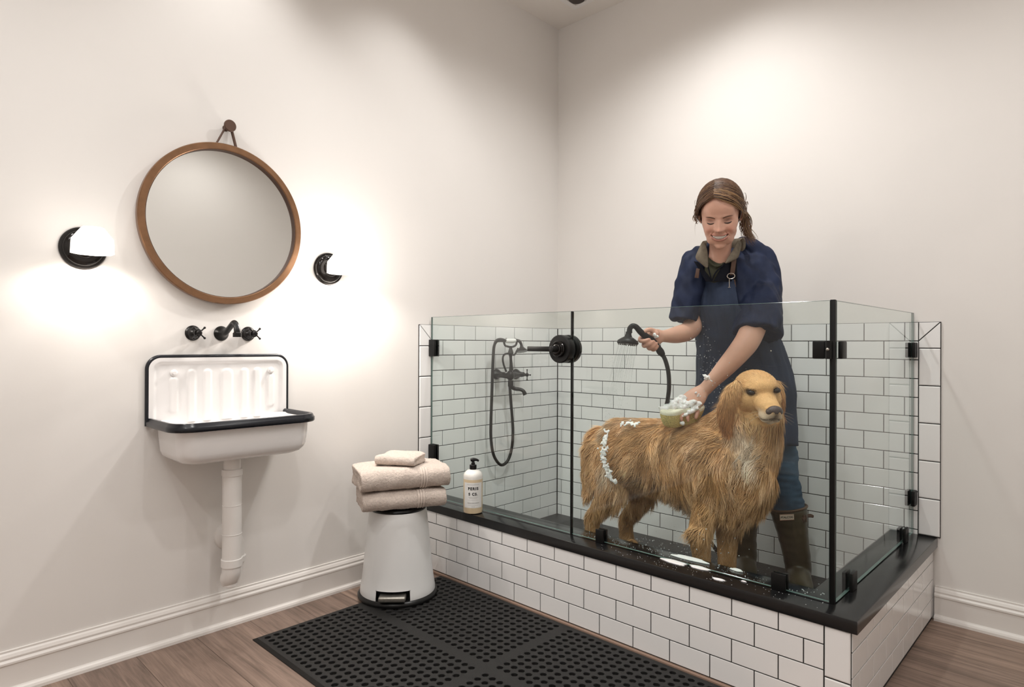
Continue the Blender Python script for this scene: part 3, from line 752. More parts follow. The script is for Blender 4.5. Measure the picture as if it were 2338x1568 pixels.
part('wall_rosette', G().lathe([(0.055, 0), (0.052, 0.008), (0.036, 0.018), (0.030, 0.020)], (0.0, yp + .052, 0.356), (1, 0, 0), 36), M_pvc, pipe)

# square recessed fitting in the ceiling corner
cf = thing('ceiling_light', 'small square recessed ceiling fitting near the room corner', 'ceiling light', (0.30, -0.20, CEIL - .012))
fr_ = G(); x0, x1, y0, y1 = 0.230, 0.372, -0.272, -0.130
for a, b in (((x0, y0), (x1, y0 + .03)), ((x0, y1 - .03), (x1, y1)), ((x0, y0 + .03), (x0 + .03, y1 - .03)), ((x1 - .03, y0 + .03), (x1, y1 - .03))):
    fr_.box((*a, CEIL - .008), (*b, CEIL - .0005), .001, 1)
part('frame', fr_, M_white, cf, False)
part('aperture', G().lathe([(0.045, 0), (0.040, 0.002), (0.022, -0.001), (0.012, -0.004), (0.001, -0.004)], (0.301, -0.201, CEIL - .004), (0, 0, -1), 28), M_off, cf)

# ------------------------------------------------------------------ rubber mat with moulded holes
def rubber_mat():
    x0, x1, y0, y1 = 0.210, 1.735, -2.020, -1.122; th = 0.013; P = 0.0340; R0 = 0.0112; web = 0.0025
    bx = 0.016
    nx = int(round((x1 - x0 - 2 * bx) / P)); ny = int(round((y1 - y0 - 2 * bx) / P))
    px = (x1 - x0 - 2 * bx) / nx; py = (y1 - y0 - 2 * bx) / ny
    g = G(); K = 16
    def sqp(a, hx, hy):
        c, s_ = math.cos(a), math.sin(a); k = 1 / max(abs(c), abs(s_)); return c * k * hx, s_ * k * hy
    ang = [2 * math.pi * k / K + math.pi / 4 * 0 for k in range(K)]
    for i in range(nx):
        for j in range(ny):
            cx, cy = x0 + bx + px * (i + .5), y0 + bx + py * (j + .5)
            if i == nx // 2 or j == ny // 2:
                g.add([(cx - px / 2, cy - py / 2, th), (cx + px / 2, cy - py / 2, th), (cx + px / 2, cy + py / 2, th), (cx - px / 2, cy + py / 2, th)], [(0, 1, 2, 3)]); continue
            vs = []
            for a in ang: dx, dy = sqp(a, px / 2, py / 2); vs.append((cx + dx, cy + dy, th))
            for a in ang: vs.append((cx + (R0 + .0018) * math.cos(a), cy + (R0 + .0018) * math.sin(a), th))
            for a in ang: vs.append((cx + R0 * math.cos(a), cy + R0 * math.sin(a), th - .0015))
            for a in ang: vs.append((cx + R0 * .96 * math.cos(a), cy + R0 * .96 * math.sin(a), web))
            for a in ang: vs.append((cx + R0 * .45 * math.cos(a), cy + R0 * .45 * math.sin(a), web + .0012))
            fs = [(r * K + k, r * K + (k + 1) % K, (r + 1) * K + (k + 1) % K, (r + 1) * K + k) for r in range(4) for k in range(K)] + [tuple(4 * K + k for k in range(K))]
            g.add(vs, fs)
    # bevelled border
    o = [(x0 - .012, y0 - .004), (x1 + .004, y0 - .004), (x1 + .004, y1 + .004), (x0 - .012, y1 + .004)]
    a = [(x0 + bx, y0 + bx), (x1 - bx, y0 + bx), (x1 - bx, y1 - bx), (x0 + bx, y1 - bx)]
    m_ = [(x0 + .010, y0 + .004), (x1 - .004, y0 + .004), (x1 - .004, y1 - .004), (x0 + .010, y1 - .004)]
    vs = [(*p, 0.0) for p in o] + [(*p, 0.003) for p in o] + [(*p, th) for p in m_] + [(*p, th) for p in a]
    g.add(vs, [(r * 4 + k, r * 4 + (k + 1) % 4, (r + 1) * 4 + (k + 1) % 4, (r + 1) * 4 + k) for r in range(3) for k in range(4)] + [(3, 2, 1, 0)])
    mt = part('rubber_mat', g, M_rubber, None, True, 30)
    tag(mt, 'black rubber drainage mat with round holes on the floor before the bath', 'mat')
rubber_mat()

# ------------------------------------------------------------------ pedal bin and towels
bc = V([0.243, -1.392, 0.0]); BZ = 0.013
binn = thing('pedal_bin', 'white tapered pedal bin standing under the folded towels', 'bin', (bc[0], bc[1], BZ))
fd = unit([0.72, -0.70, 0])                       # the pedal faces the photographer
sdv = V([-fd[1], fd[0], 0])
NB = 96
def cone_shell(prof, notch=None):
    vs = []; fs = []
    for r, h in prof:
        for k in range(NB):
            a = 2 * math.pi * k / NB; vs.append(bc + V([0, 0, BZ + h]) + (fd * math.cos(a) + sdv * math.sin(a)) * r)
    for i in range(len(prof) - 1):
        for k in range(NB):
            if notch and notch(i, k): continue
            fs.append((i * NB + k, i * NB + (k + 1) % NB, (i + 1) * NB + (k + 1) % NB, (i + 1) * NB + k))
    return vs, fs
prof = [(0.1625, 0.010), (0.1635, 0.022), (0.163, 0.035), (0.161, 0.048), (0.1585, 0.064), (0.156, 0.078), (0.151, 0.12), (0.144, 0.19), (0.137, 0.26), (0.130, 0.33), (0.125, 0.372), (0.122, 0.377), (0.115, 0.378)]
hw = int(0.072 / 0.16 / (2 * math.pi) * NB + .5)
nk = lambda i, k: i < 4 and (k < hw or k >= NB - hw)
part('body', G().add(*cone_shell(prof, nk)), M_canwhite, binn, True, 45)
rs = G(); a_ = 0.072
nb = [bc + V([0, 0, BZ + z]) + fd * (0.118) + sdv * y for y, z in ((-a_, 0.006), (a_, 0.006), (a_, 0.062), (-a_, 0.062))]
nf = [bc + V([0, 0, BZ + z]) + fd * (0.144) + sdv * y for y, z in ((-a_, 0.006), (a_, 0.006), (a_, 0.066), (-a_, 0.066))]
rs.add(nb + nf, [(0, 1, 2, 3), (0, 4, 5, 1), (1, 5, 6, 2), (2, 6, 7, 3), (3, 7, 4, 0)])
part('pedal_recess', rs, M_plasticb, binn, False)
part('base_ring', G().lathe([(0.150, 0.0), (0.172, 0.0), (0.174, 0.004), (0.174, 0.012), (0.170, 0.018), (0.160, 0.024)], bc + V([0, 0, BZ]), (0, 0, 1), 72), M_plasticb, binn)
pc = bc + fd * 0.158
def slab(c, l, w, h, bev): # box aligned with the pedal direction
    bm = bmesh.new(); bmesh.ops.create_cube(bm, size=1)
    for v in bm.verts: v.co = Vector(V(c) + fd * v.co[0] * l + sdv * v.co[1] * w + V([0, 0, 1]) * v.co[2] * h)
    bmesh.ops.bevel(bm, geom=bm.edges[:], offset=bev, segments=3, profile=.5, affect='EDGES'); return G().bm(bm)
part('pedal', slab(bc + fd * 0.156 + V([0, 0, BZ + 0.040]), 0.055, 0.112, 0.022, 0.006), M_steel, binn)
part('lid', G().lathe([(0.117, 0), (0.122, 0.002), (0.123, 0.008), (0.119, 0.015), (0.08, 0.021), (0.001, 0.022)], bc + V([0, 0, BZ + 0.376]), (0, 0, 1), 72), M_plasticb, binn)

def towel(name, label, c, fdir, wid, dep_, lay, th, seed, hem=True, group=None):
    """sheet folded over itself: fold towards fdir, layer ends at the sides"""
    f = unit(fdir); s_ = np.cross([0, 0, 1], f); r_ = random.Random(seed)
    H_ = lay * th; rad = H_ / 2
    def U(r, d0, d1):
        P = [(-d0, rad - r)] + [(-d0 + (d1 + d0) * k / 3, rad - r) for k in (1, 2)] + [(d1 - r, rad - r)]
        P += [(d1 - r + r * math.sin(a), rad - r * math.cos(a)) for a in (math.pi * k / 8 for k in range(1, 8))]
        return P + [(d1 - r, rad + r)] + [(d1 + (-d0 - d1) * k / 3, rad + r) for k in (1, 2)] + [(-d0, rad + r)]
    nseg = 26; rings = []
    g = G()
    for path in ([U(rad - th / 2, dep_ / 2 - .012, dep_ / 2), U(rad - 1.52 * th, dep_ / 2 - .02, dep_ / 2 - th * 1.05)] if lay > 3 else [U(rad - th / 2, dep_ / 2 - .004, dep_ / 2), [(-dep_ / 2 + .01, rad), (0, rad + .001), (dep_ / 2 - th * 1.1, rad)]]):
        P, _ = spline([V([a, b, 0]) for a, b in path], [0] * len(path), 3)
        T_ = [unit(P[min(i + 1, len(P) - 1)] - P[max(i - 1, 0)]) for i in range(len(P))]
        m = len(P)
        top = [p + V([-t_[1], t_[0], 0]) * th * .41 for p, t_ in zip(P, T_)]; bot = [p - V([-t_[1], t_[0], 0]) * th * .41 for p, t_ in zip(P, T_)]
        loop = top + bot[::-1]; n = len(loop); vs = []; fs = []
        for j in range(nseg + 1):
            w = (j / nseg - .5) * wid; e = abs(j / nseg - .5) * 2
            for (a, b, _) in loop:
                sag = -0.008 * max(0, e - .5) ** 2 * 4 * (b / H_)
                nz_ = noise.noise(Vector((w * 9 + seed * 3.1, a * 9, b * 14))) * 0.0045
                rr = 1 - 0.05 * max(0, e - .86) / .14
                vs.append(V(c) + f * (a * rr + nz_) + s_ * (w + 0.007 * noise.noise(Vector((a * 12, b * 30, seed)))) + V([0, 0, max(0.0, b + sag + nz_ * .5)]))
        for j in range(nseg):
            for k in range(n): fs.append((j * n + k, j * n + (k + 1) % n, (j + 1) * n + (k + 1) % n, (j + 1) * n + k))
        fs.append(tuple(range(n))[::-1]); fs.append(tuple(nseg * n + k for k in range(n)))
        g.add(vs, fs)
    h_ = remesh(g, 0.0034, 2, .5)
    h_ = displace(h_, lambda p: 0.0016 * noise.noise(Vector(p * 190)) + 0.003 * noise.noise(Vector(p * 22)))
    t_ = thing(name, label, 'towel', (c[0], c[1], c[2]), group)
    part('folded_cloth', h_, M_terry, t_, True, 0)
    if hem:   # woven bands across the front fold
        hg = G(); H_ = lay * th
        co = h_.co
        for q in (-.5, 0.5, 1.5):
            w0 = wid * 0.17 + q * 0.011
            line = []
            for k in range(22):
                ang = -1.25 + 2.5 * k / 21; line.append((math.cos(ang), math.sin(ang)))
            pts_ = []
            for ca, sa in line:
                rel = (co - V(c)); ww = rel @ s_; aa = rel @ f; bb = rel[:, 2] - H_ / 2
                dsel = (np.abs(ww - w0) < 0.004) & (aa > 0)
                sel = np.where(dsel)[0]
                if len(sel) == 0: continue
                A_ = aa[sel] - (dep_ / 2 - H_ * .5); sc_ = A_ * ca + bb[sel] * sa; i_ = sel[np.argmax(sc_)]
                p = co[i_] + h_.nr[i_] * 0.0012; pts_.append(V(c) + f * ((p - V(c)) @ f) + s_ * w0 + V([0, 0, p[2] - c[2]]))
            if len(pts_) > 4:
                pp = [pts_[0]]
                for p in pts_[1:]:
                    if np.linalg.norm(p - pp[-1]) > 0.004: pp.append(p)
                hg.tube(pp, .0040, 6, 2, side=s_, flat=0.18)
        if hg.v: part('woven_band', hg, M_hem, t_)
    return t_
tf = unit([0.92, -0.39, 0])                       # long side of the towels faces this way
tc0 = V([0.268, -1.398])
ZT = BZ + 0.399
towel('bath_towel', 'lower of the two big beige bath towels folded on the bin', (tc0[0], tc0[1], ZT), unit([0.90, -0.43, 0]), 0.355, 0.235, 4, 0.0205, 3, group='folded beige towels stacked on the bin')
towel('bath_towel', 'upper of the two big beige bath towels folded on the bin', (tc0[0] - .004, tc0[1] + .004, ZT + 0.083), tf, 0.385, 0.245, 4, 0.0235, 5, group='folded beige towels stacked on the bin')
towel('hand_towel', 'small beige hand towel folded on top of the towel stack', (0.262, -1.392, ZT + 0.178), unit([0.52, -0.85, 0]), 0.18, 0.15, 3, 0.0150, 9, hem=False, group='folded beige towels stacked on the bin')

# ------------------------------------------------------------------ soap bottle
sb = V([0.382, -1.070, SLZ]); bot = thing('soap_bottle', 'pump bottle of amber soap with a printed label, standing on the black ledge', 'bottle', sb)
M_liq = mat('amber_soap', (0.74, 0.60, 0.40), 0.12, spec=0.5, coat=0.3)
M_clear = mat('frosted_plastic', (0.80, 0.78, 0.74), 0.15, spec=0.5)
part('liquid_body', G().lathe([(0.036, 0), (0.0435, 0.004), (0.0450, 0.012), (0.0450, 0.158)], sb, (0, 0, 1), 48), M_liq, bot)
part('clear_shoulder', G().lathe([(0.0450, 0.158), (0.0450, 0.168), (0.0435, 0.178), (0.037, 0.188), (0.026, 0.196), (0.0155, 0.200)], sb, (0, 0, 1), 48), M_clear, bot)
vs = []; fs = []; na = 24
ldir = unit([0.74, -0.67, 0]); lsd = V([-ldir[1], ldir[0], 0])
for j, z in enumerate((0.030, 0.145)):
    for k in range(na + 1):
        a = math.radians(-58 + 116 * k / na); vs.append(sb + (ldir * math.cos(a) + lsd * math.sin(a)) * 0.0456 + V([0, 0, z]))
fs = [(k, k + 1, na + 2 + k, na + 1 + k) for k in range(na)]
lab = part('label', G().add(vs, fs), M_label, bot)
def bottle_text(body, size, h, m, bold=0.0, spacing=1.0):
    c = bpy.data.curves.new('t', 'FONT'); c.body = body; c.size = size; c.align_x = 'CENTER'; c.align_y = 'CENTER'; c.space_character = spacing; c.offset = bold
    o = bpy.data.objects.new('t', c); COL.objects.link(o); me = bpy.data.meshes.new_from_object(o.evaluated_get(bpy.context.evaluated_depsgraph_get())); bpy.data.objects.remove(o)
    for v in me.vertices:
        a = v.co.x / 0.046; z = v.co.y; v.co = Vector(V([0, 0, h + z]) + (ldir * math.cos(a) + lsd * math.sin(a)) * 0.0462)
    me.materials.clear(); me.materials.append(m)
    o = bpy.data.objects.new('lettering', me); COL.objects.link(o); o.parent = lab; lab_off = V(lab.location); o.location = -lab_off * 0
    return o
bottle_text("PERIS", 0.0175, 0.118, M_ink, 0.0008, 1.25)
bottle_text("S CS.", 0.0165, 0.093, M_ink, 0.0008, 1.25)
for h, w, tk in ((0.137, 0.060, 0.0012), (0.080, 0.045, 0.0010), (0.075, 0.036, 0.0010), (0.066, 0.040, 0.0008), (0.053, 0.054, 0.0026), (0.043, 0.048, 0.0008), (0.036, 0.014, 0.0016)):
    lines = G(); x = -w / 2
    while x < w / 2:
        l = 0.0022 if tk < 0.002 else 0.0026
        q = []
        for xx, zz in ((x, h - tk / 2), (x + l, h - tk / 2), (x + l, h + tk / 2), (x, h + tk / 2)):
            a = xx / 0.046; q.append(sb + V([0, 0, zz]) + (ldir * math.cos(a) + lsd * math.sin(a)) * 0.0461)
        lines.add(q, [(0, 1, 2, 3)]); x += l * 1.45
    part('small_print', lines, M_greyink, lab, False)
part('pump_collar', G().lathe([(0.0155, 0), (0.0165, 0.001), (0.0165, 0.020), (0.014, 0.022), (0.009, 0.022), (0.009, 0.030), (0.0065, 0.032), (0.0065, 0.042)], sb + V([0, 0, .199]), (0, 0, 1), 28), M_plasticb, bot)
part('pump_nozzle', G().tube([sb + V([0, 0, .241]) - RT * .012, sb + V([0, 0, .244]), sb + V([0, 0, .243]) + RT * .016, sb + V([0, 0, .237]) + RT * .026], [.007, .0085, .006, .0045], 12, 4), M_plasticb, bot)

# ------------------------------------------------------------------ strands (fur and hair)
def fast_mesh(name, verts, quads, cols, m, parent, smooth=True):
    off = origin(parent); verts = verts - off
    me = bpy.data.meshes.new(name)
    me.vertices.add(len(verts)); me.vertices.foreach_set('co', verts.astype(np.float32).ravel())
    me.loops.add(quads.size); me.loops.foreach_set('vertex_index', quads.astype(np.int32).ravel())
    me.polygons.add(len(quads)); me.polygons.foreach_set('loop_start', np.arange(0, quads.size, 4, dtype=np.int32))
    me.update(calc_edges=True)
    if cols is not None:
        ca = me.color_attributes.new('Col', 'FLOAT_COLOR', 'POINT'); c = np.ones((len(verts), 4), np.float32); c[:, :3] = cols
        ca.data.foreach_set('color', c.ravel())
    return link(name, me, m, parent, smooth)
def nrm(a): return a / (np.linalg.norm(a, axis=1, keepdims=True) + 1e-9)
def lock_mesh(paths, width, N, thick, col0, col1, taper=0.85):
    """paths: (n, K, 3); N: (n, 3) facing of the lock; width (n,), thick (n,)"""
    n, K, _ = paths.shape
    T_ = np.empty_like(paths); T_[:, 1:-1] = paths[:, 2:] - paths[:, :-2]; T_[:, 0] = paths[:, 1] - paths[:, 0]; T_[:, -1] = paths[:, -1] - paths[:, -2]
    T_ /= np.linalg.norm(T_, axis=2, keepdims=True) + 1e-9
    Nn = np.repeat(N[:, None, :], K, 1); S = np.cross(T_, Nn); S /= np.linalg.norm(S, axis=2, keepdims=True) + 1e-9
    M = np.cross(S, T_)
    s = np.linspace(0, 1, K)[None, :]; w = (1 - s ** 1.6) * taper + (1 - taper) * (1 - s)
    w = w * (0.75 + .25 * np.sin(np.pi * np.minimum(1, s * 2.2))) * width[:, None]
    th = (w / (width[:, None] + 1e-9)) * thick[:, None]
    A = paths - S * w[..., None] * .5; B = paths + M * th[..., None]; C = paths + S * w[..., None] * .5; D = paths - M * th[..., None] * .4
    verts = np.stack([A, B, C, D], 2).reshape(-1, 3)
    i = np.arange(n)[:, None, None] * K * 4 + np.arange(K - 1)[None, :, None] * 4
    q = []
    for a, b in ((0, 1), (1, 2), (2, 3), (3, 0)):
        q.append(np.concatenate([i + a, i + b, i + 4 + b, i + 4 + a], 2).reshape(-1, 4))
    quads = np.concatenate(q, 0)
    cc = col0[:, None, :] * (1 - s[..., None]) + col1[:, None, :] * s[..., None]
    cols = np.repeat(cc[:, :, None, :], 4, 2).reshape(-1, 3)
    return verts, quads, cols
def sample(h, n, mask=None):
    co = np.array(h.co); f = np.array([q[:4] if len(q) == 4 else (*q, q[-1]) for q in h.f]); cen = co[f].mean(1)
    e1 = co[f[:, 1]] - co[f[:, 0]]; e2 = co[f[:, 3]] - co[f[:, 0]]; ar = np.linalg.norm(np.cross(e1, e2), axis=1) + 1e-12
    if mask is not None: ar = ar * mask(cen)
    p = ar / ar.sum(); k = rng.choice(len(f), n, p=p); u = rng.random((n, 2))
    P = co[f[k, 0]] + e1[k] * u[:, :1] + e2[k] * u[:, 1:]; N = nrm(h.nr[f[k]].mean(1)); return P, N

# ------------------------------------------------------------------ the dog
ZU = V([0, 0, 1])
dog = thing('dog', 'wet golden long-haired dog standing in the bath, head turned to the right', 'dog', (1.2, -0.68, PANZ))
SK = at(1727, 893, 2.44)
hf = unit(TOV * .98 + RT * .05 - ZU * .19); hs = unit(np.cross(hf, ZU)) * -1
if np.dot(hs, RT) < 0: hs = -hs
hu = unit(np.cross(hs, hf)); hu = hu if hu[2] > 0 else -hu
HD = lambda s_, f_, u_: SK + hs * s_ + hf * f_ + hu * u_
dg = G()
side_up = ZU
body_chain = [((1372, 1015, 2.95), .085, .075), ((1396, 1026, 2.90), .138, .115), ((1450, 1030, 2.83), .146, .12), ((1525, 1042, 2.73), .160, .13),
              ((1595, 1060, 2.63), .190, .145), ((1650, 1078, 2.54), .20, .150), ((1685, 1085, 2.48), .17, .135)]
dg.limb([(at(*p), a, b) for p, a, b in body_chain], side_up, 28, 5)
# chest, shoulder and neck
dg.limb([(at(1735, 905, 2.47), .070, .075), (at(1730, 950, 2.47), .088, .09), (at(1712, 1005, 2.49), .115, .115), (at(1685, 1070, 2.49), .125, .13), (at(1678, 1125, 2.48), .11, .11)], RT, 28, 5)
dg.limb([(at(1690, 960, 2.52), .085, .075), (at(1640, 1010, 2.58), .12, .12)], ZU, 24, 4)
# legs (near fore, far fore, near hind, far hind)
dg.limb([(at(1632, 1085, 2.50), .085, .060), (at(1618, 1150, 2.49), .062, .052), (at(1604, 1195, 2.48), .045, .043), (at(1598, 1225, 2.46), .041, .040), (at(1602, 1275, 2.47), .034, .034), (at(1603, 1350, 2.46), .033, .033), (at(1600, 1376, 2.45), .035, .035)], RT, 20, 5)
dg.limb([(at(1676, 1110, 2.56), .080, .065), (at(1668, 1170, 2.55), .060, .052), (at(1662, 1220, 2.53), .043, .043), (at(1660, 1270, 2.53), .036, .036), (at(1660, 1340, 2.53), .034, .034), (at(1658, 1362, 2.52), .036, .036)], RT, 20, 5)
dg.limb([(at(1390, 1035, 2.86), .120, .080), (at(1386, 1085, 2.84), .100, .068), (at(1392, 1125, 2.82), .070, .05), (at(1372, 1160, 2.84), .046, .038), (at(1353, 1188, 2.86), .034, .030), (at(1358, 1240, 2.86), .028, .028), (at(1361, 1300, 2.85), .030, .030)], RT, 20, 5)
dg.limb([(at(1440, 1050, 2.98), .105, .075), (at(1452, 1095, 2.96), .085, .06), (at(1468, 1128, 2.93), .058, .045), (at(1450, 1162, 2.96), .040, .036), (at(1430, 1188, 2.99), .033, .030), (at(1434, 1235, 2.98), .027, .027), (at(1440, 1292, 2.96), .030, .030)], RT, 20, 5)
for (u, v, t_) in ((1602, 1394, 2.42), (1659, 1377, 2.49), (1366, 1313, 2.82), (1444, 1302, 2.93)):
    c = at(u, v, t_); c[2] = PANZ + 0.026
    dg.ball(c + V([0.02, 0, 0]), (0.055, 0.038, 0.026))
    for k in (-1.5, -.5, .5, 1.5): dg.ball(c + V([0.055 - abs(k) * .006, k * .016, -.004]), (0.022, 0.011, 0.018), 10, 8)
    dg.limb([(c + ZU * 0.10, .030, .030), (c, .032, .032)], RT, 16, 3)
# tail, hanging
dg.limb([(at(1372, 1005, 2.97), .035, .035), (at(1352, 1020, 3.0), .030, .030), (at(1342, 1060, 3.01), .028, .028), (at(1342, 1130, 3.0), .02, .02)], RT, 14, 4)
# head
dg.ball(HD(0, -.005, .006), (.083, .088, .074), 28, 20, (hs, hf, hu))
dg.ball(HD(0, .032, .026), (.060, .055, .040), 24, 16, (hs, hf, hu))
dg.ball(HD(0, .028, -.032), (.066, .062, .045), 24, 16, (hs, hf, hu))
dg.limb([(HD(0, .045, -.012), .056, .046), (HD(0, .090, -.026), .043, .039), (HD(0, .128, -.034), .037, .034), (HD(0, .150, -.038), .032, .028)], hs, 24, 5)
for q in (-1, 1):
    dg.ball(HD(q * .050, .020, -.025), (.036, .046, .045), 18, 12, (hs, hf, hu))      # cheek
    dg.ball(HD(q * .019, .128, -.056), (.021, .036, .027), 18, 12, (hs, hf, hu))      # flew
    dg.ball(HD(q * .036, .060, .026), (.022, .016, .012), 16, 10, (hs, hf, hu))       # brow
dg.limb([(HD(0, .03, -.062), .040, .025), (HD(0, .095, -.074), .026, .016), (HD(0, .132, -.078), .018, .012)], hs, 20, 4)   # lower jaw
dg.ball(HD(0, .062, .016), (.012, .030, .016), 12, 10, (hs, hf, hu))
hd = remesh(dg, 0.0050, 5, .5)
# eye hollows and mouth crease pressed into the surface
rel = hd.co - SK; cs, cf_, cu = rel @ hs, rel @ hf, rel @ hu
def seen_surface(h, u, v, w=3.5, far=2.5):
    r = cF + cR * (u - 1167.29) / FOC + cU * (784 - v) / FOC
    dist = h.co - CAMP; tt = dist @ cF; pr = dist / tt[:, None]
    m_ = (np.abs(1167.29 + FOC * (pr @ cR) - u) < w) & (np.abs(784 - FOC * (pr @ cU) - v) < w) & (tt < far)
    return CAMP + r * (tt[m_].min() if m_.any() else 2.37), r
EYEC = []; EYE = []
for u_e, v_e in ((1715.4, 896), (1773.0, 891.5)):
    p_, r_ = seen_surface(hd, u_e, v_e); c_ = p_ + r_ * .0050; EYEC.append(c_); q_ = p_ - SK; EYE.append((q_ @ hs, q_ @ hf, q_ @ hu))
dd = np.zeros(len(hd.co))
for ex, ef, eu in EYE:
    dd -= .008 * np.exp(-(((cs - ex) / .013) ** 2 + ((cu - eu) / .009) ** 2)) * (cf_ > .03)
dd -= .004 * np.exp(-((cs / .006) ** 2)) * np.exp(-(((cf_ - .04) / .035) ** 2)) * (cu > .02)
lz = -.062 - .010 * np.clip((np.abs(cs) - .012) / .03, 0, 1)
dd -= .005 * np.exp(-(((cu - lz) / .004) ** 2)) * (cf_ > .075) * (np.abs(cs) < .05)
dd -= .004 * np.exp(-((cs / .004) ** 2)) * (cf_ > .14) * (cu < -.045) * (cu > -.07)
hd.co = hd.co + hd.nr * dd[:, None]; hd.v = [tuple(p) for p in hd.co]
GOLD, PALE, RUST, CREAM, TAN = V([.68, .335, .125]), V([.90, .56, .27]), V([.38, .165, .066]), V([.92, .76, .58]), V([.82, .49, .235])
def dog_color(P):
    rel = P - SK; s_, f_, u_ = rel @ hs, rel @ hf, rel @ hu
    head = (np.sqrt((s_ / .11) ** 2 + ((f_ - .04) / .15) ** 2 + ((u_ + .015) / .105) ** 2) < 1) | ((f_ > .055) & (u_ > -.105) & (np.abs(s_) < .09))
    n = np.array([noise.noise(Vector(p * 16)) for p in P]); n2 = np.array([noise.noise(Vector(p * 45 + 3)) for p in P])
    k = np.clip(.45 + .55 * n + .35 * n2, 0, 1)[:, None]
    c = GOLD * (1 - k) + TAN * k
    low = np.clip((.62 - P[:, 2]) / .25, 0, 1)[:, None]
    c = c * (1 - .45 * low) + (PALE * .9) * .45 * low
    back = np.clip((P[:, 2] - .70) / .08, 0, 1)[:, None]; c = c * (1 - .30 * back) + (GOLD * .85) * .30 * back
    leg = np.clip((.40 - P[:, 2]) / .12, 0, 1)[:, None]; c = c * (1 - .4 * leg) + V([.50, .285, .135]) * .4 * leg
    for cu_, cv_, ct_, cr_ in ((1697, 1008, 2.42, .045), (1712, 1035, 2.38, .040), (1722, 1055, 2.37, .028), (1590, 1030, 2.50, .030), (1392, 1070, 2.78, .035), (1386, 1000, 2.84, .035), (1440, 955, 2.80, .04), (1530, 1150, 2.62, .05), (1560, 1165, 2.58, .045), (1660, 1110, 2.34, .03)):
        kk = (.58 * np.exp(-(np.linalg.norm((P - at(cu_, cv_, ct_)) * V([1, 1, .6]), axis=1) / cr_) ** 2) * (.6 + .6 * (n > -.1)))[:, None]; kk = np.clip(kk, 0, .8); c = c * (1 - kk) + V([.84, .74, .64]) * kk
    hc = PALE * .97 + 0 * c; hk = np.clip(.5 + .9 * n, 0, 1)[:, None]; hc = hc * (1 - .35 * hk) + GOLD * .35 * hk * 1.1
    mz = np.clip((f_ - .085) / .04, 0, 1)[:, None] * np.clip((-.026 - u_) / .02, 0, 1)[:, None]; hc = hc * (1 - .75 * mz) + V([.86, .74, .62]) * .75 * mz
    dk = np.zeros(len(P))
    for ex, ef, eu in EYE: dk = np.maximum(dk, np.exp(-(((s_ - ex) / .0175) ** 2 + ((u_ - eu) / .0135) ** 2) ** 2) * (f_ > .03))
    lz_ = -.062 - .010 * np.clip((np.abs(s_) - .012) / .03, 0, 1)
    dk = np.maximum(dk, .9 * np.exp(-(((u_ - lz_) / .0042) ** 2)) * (f_ > .085) * (np.abs(s_) < .042))
    dk = np.maximum(dk, .75 * np.exp(-((s_ / .012) ** 2)) * (f_ > .135) * (u_ < -.03) * (u_ > -.072))
    hc = hc * (1 - dk[:, None]) + V([.045, .022, .015]) * dk[:, None]
    return np.where(head[:, None], hc, c), head, s_, f_, u_
hd.c = dog_color(hd.co)[0] * V([.82, .78, .74])
part('body', hd, M_furskin, dog, True, 0)

def wavy_fur(P, N, flow, L, w, lift, grav, curl, K=8, taper=.85, thick=.3, c0=None, c1=None, ph=None, lo=.11):
    n = len(P); flow = nrm(flow - N * np.sum(flow * N, 1, keepdims=True)); d = nrm(flow + N * lift[:, None]); pts = [P - N * .0005]
    S = nrm(np.cross(d, N)); ph = rng.random(n) * 6.28 if ph is None else ph + rng.random(n) * .9
    for k in range(1, K):
        s_ = k / K
        gv = V([0, 0, -1]) - N * np.minimum(0, -N[:, 2:3] + .12)
        d = d + gv * (grav * (.4 + s_))[:, None] + S * (curl * np.cos(ph + s_ * 7.5))[:, None]
        inn_ = np.sum(d * N, 1, keepdims=True); lo_ = lo - .20 * s_; d = nrm(d + N * np.maximum(0, lo_ - inn_))
        pts.append(pts[-1] + d * (L / (K - 1))[:, None])
    return lock_mesh(np.stack(pts, 1), w, N, w * thick, c0, c1, taper)
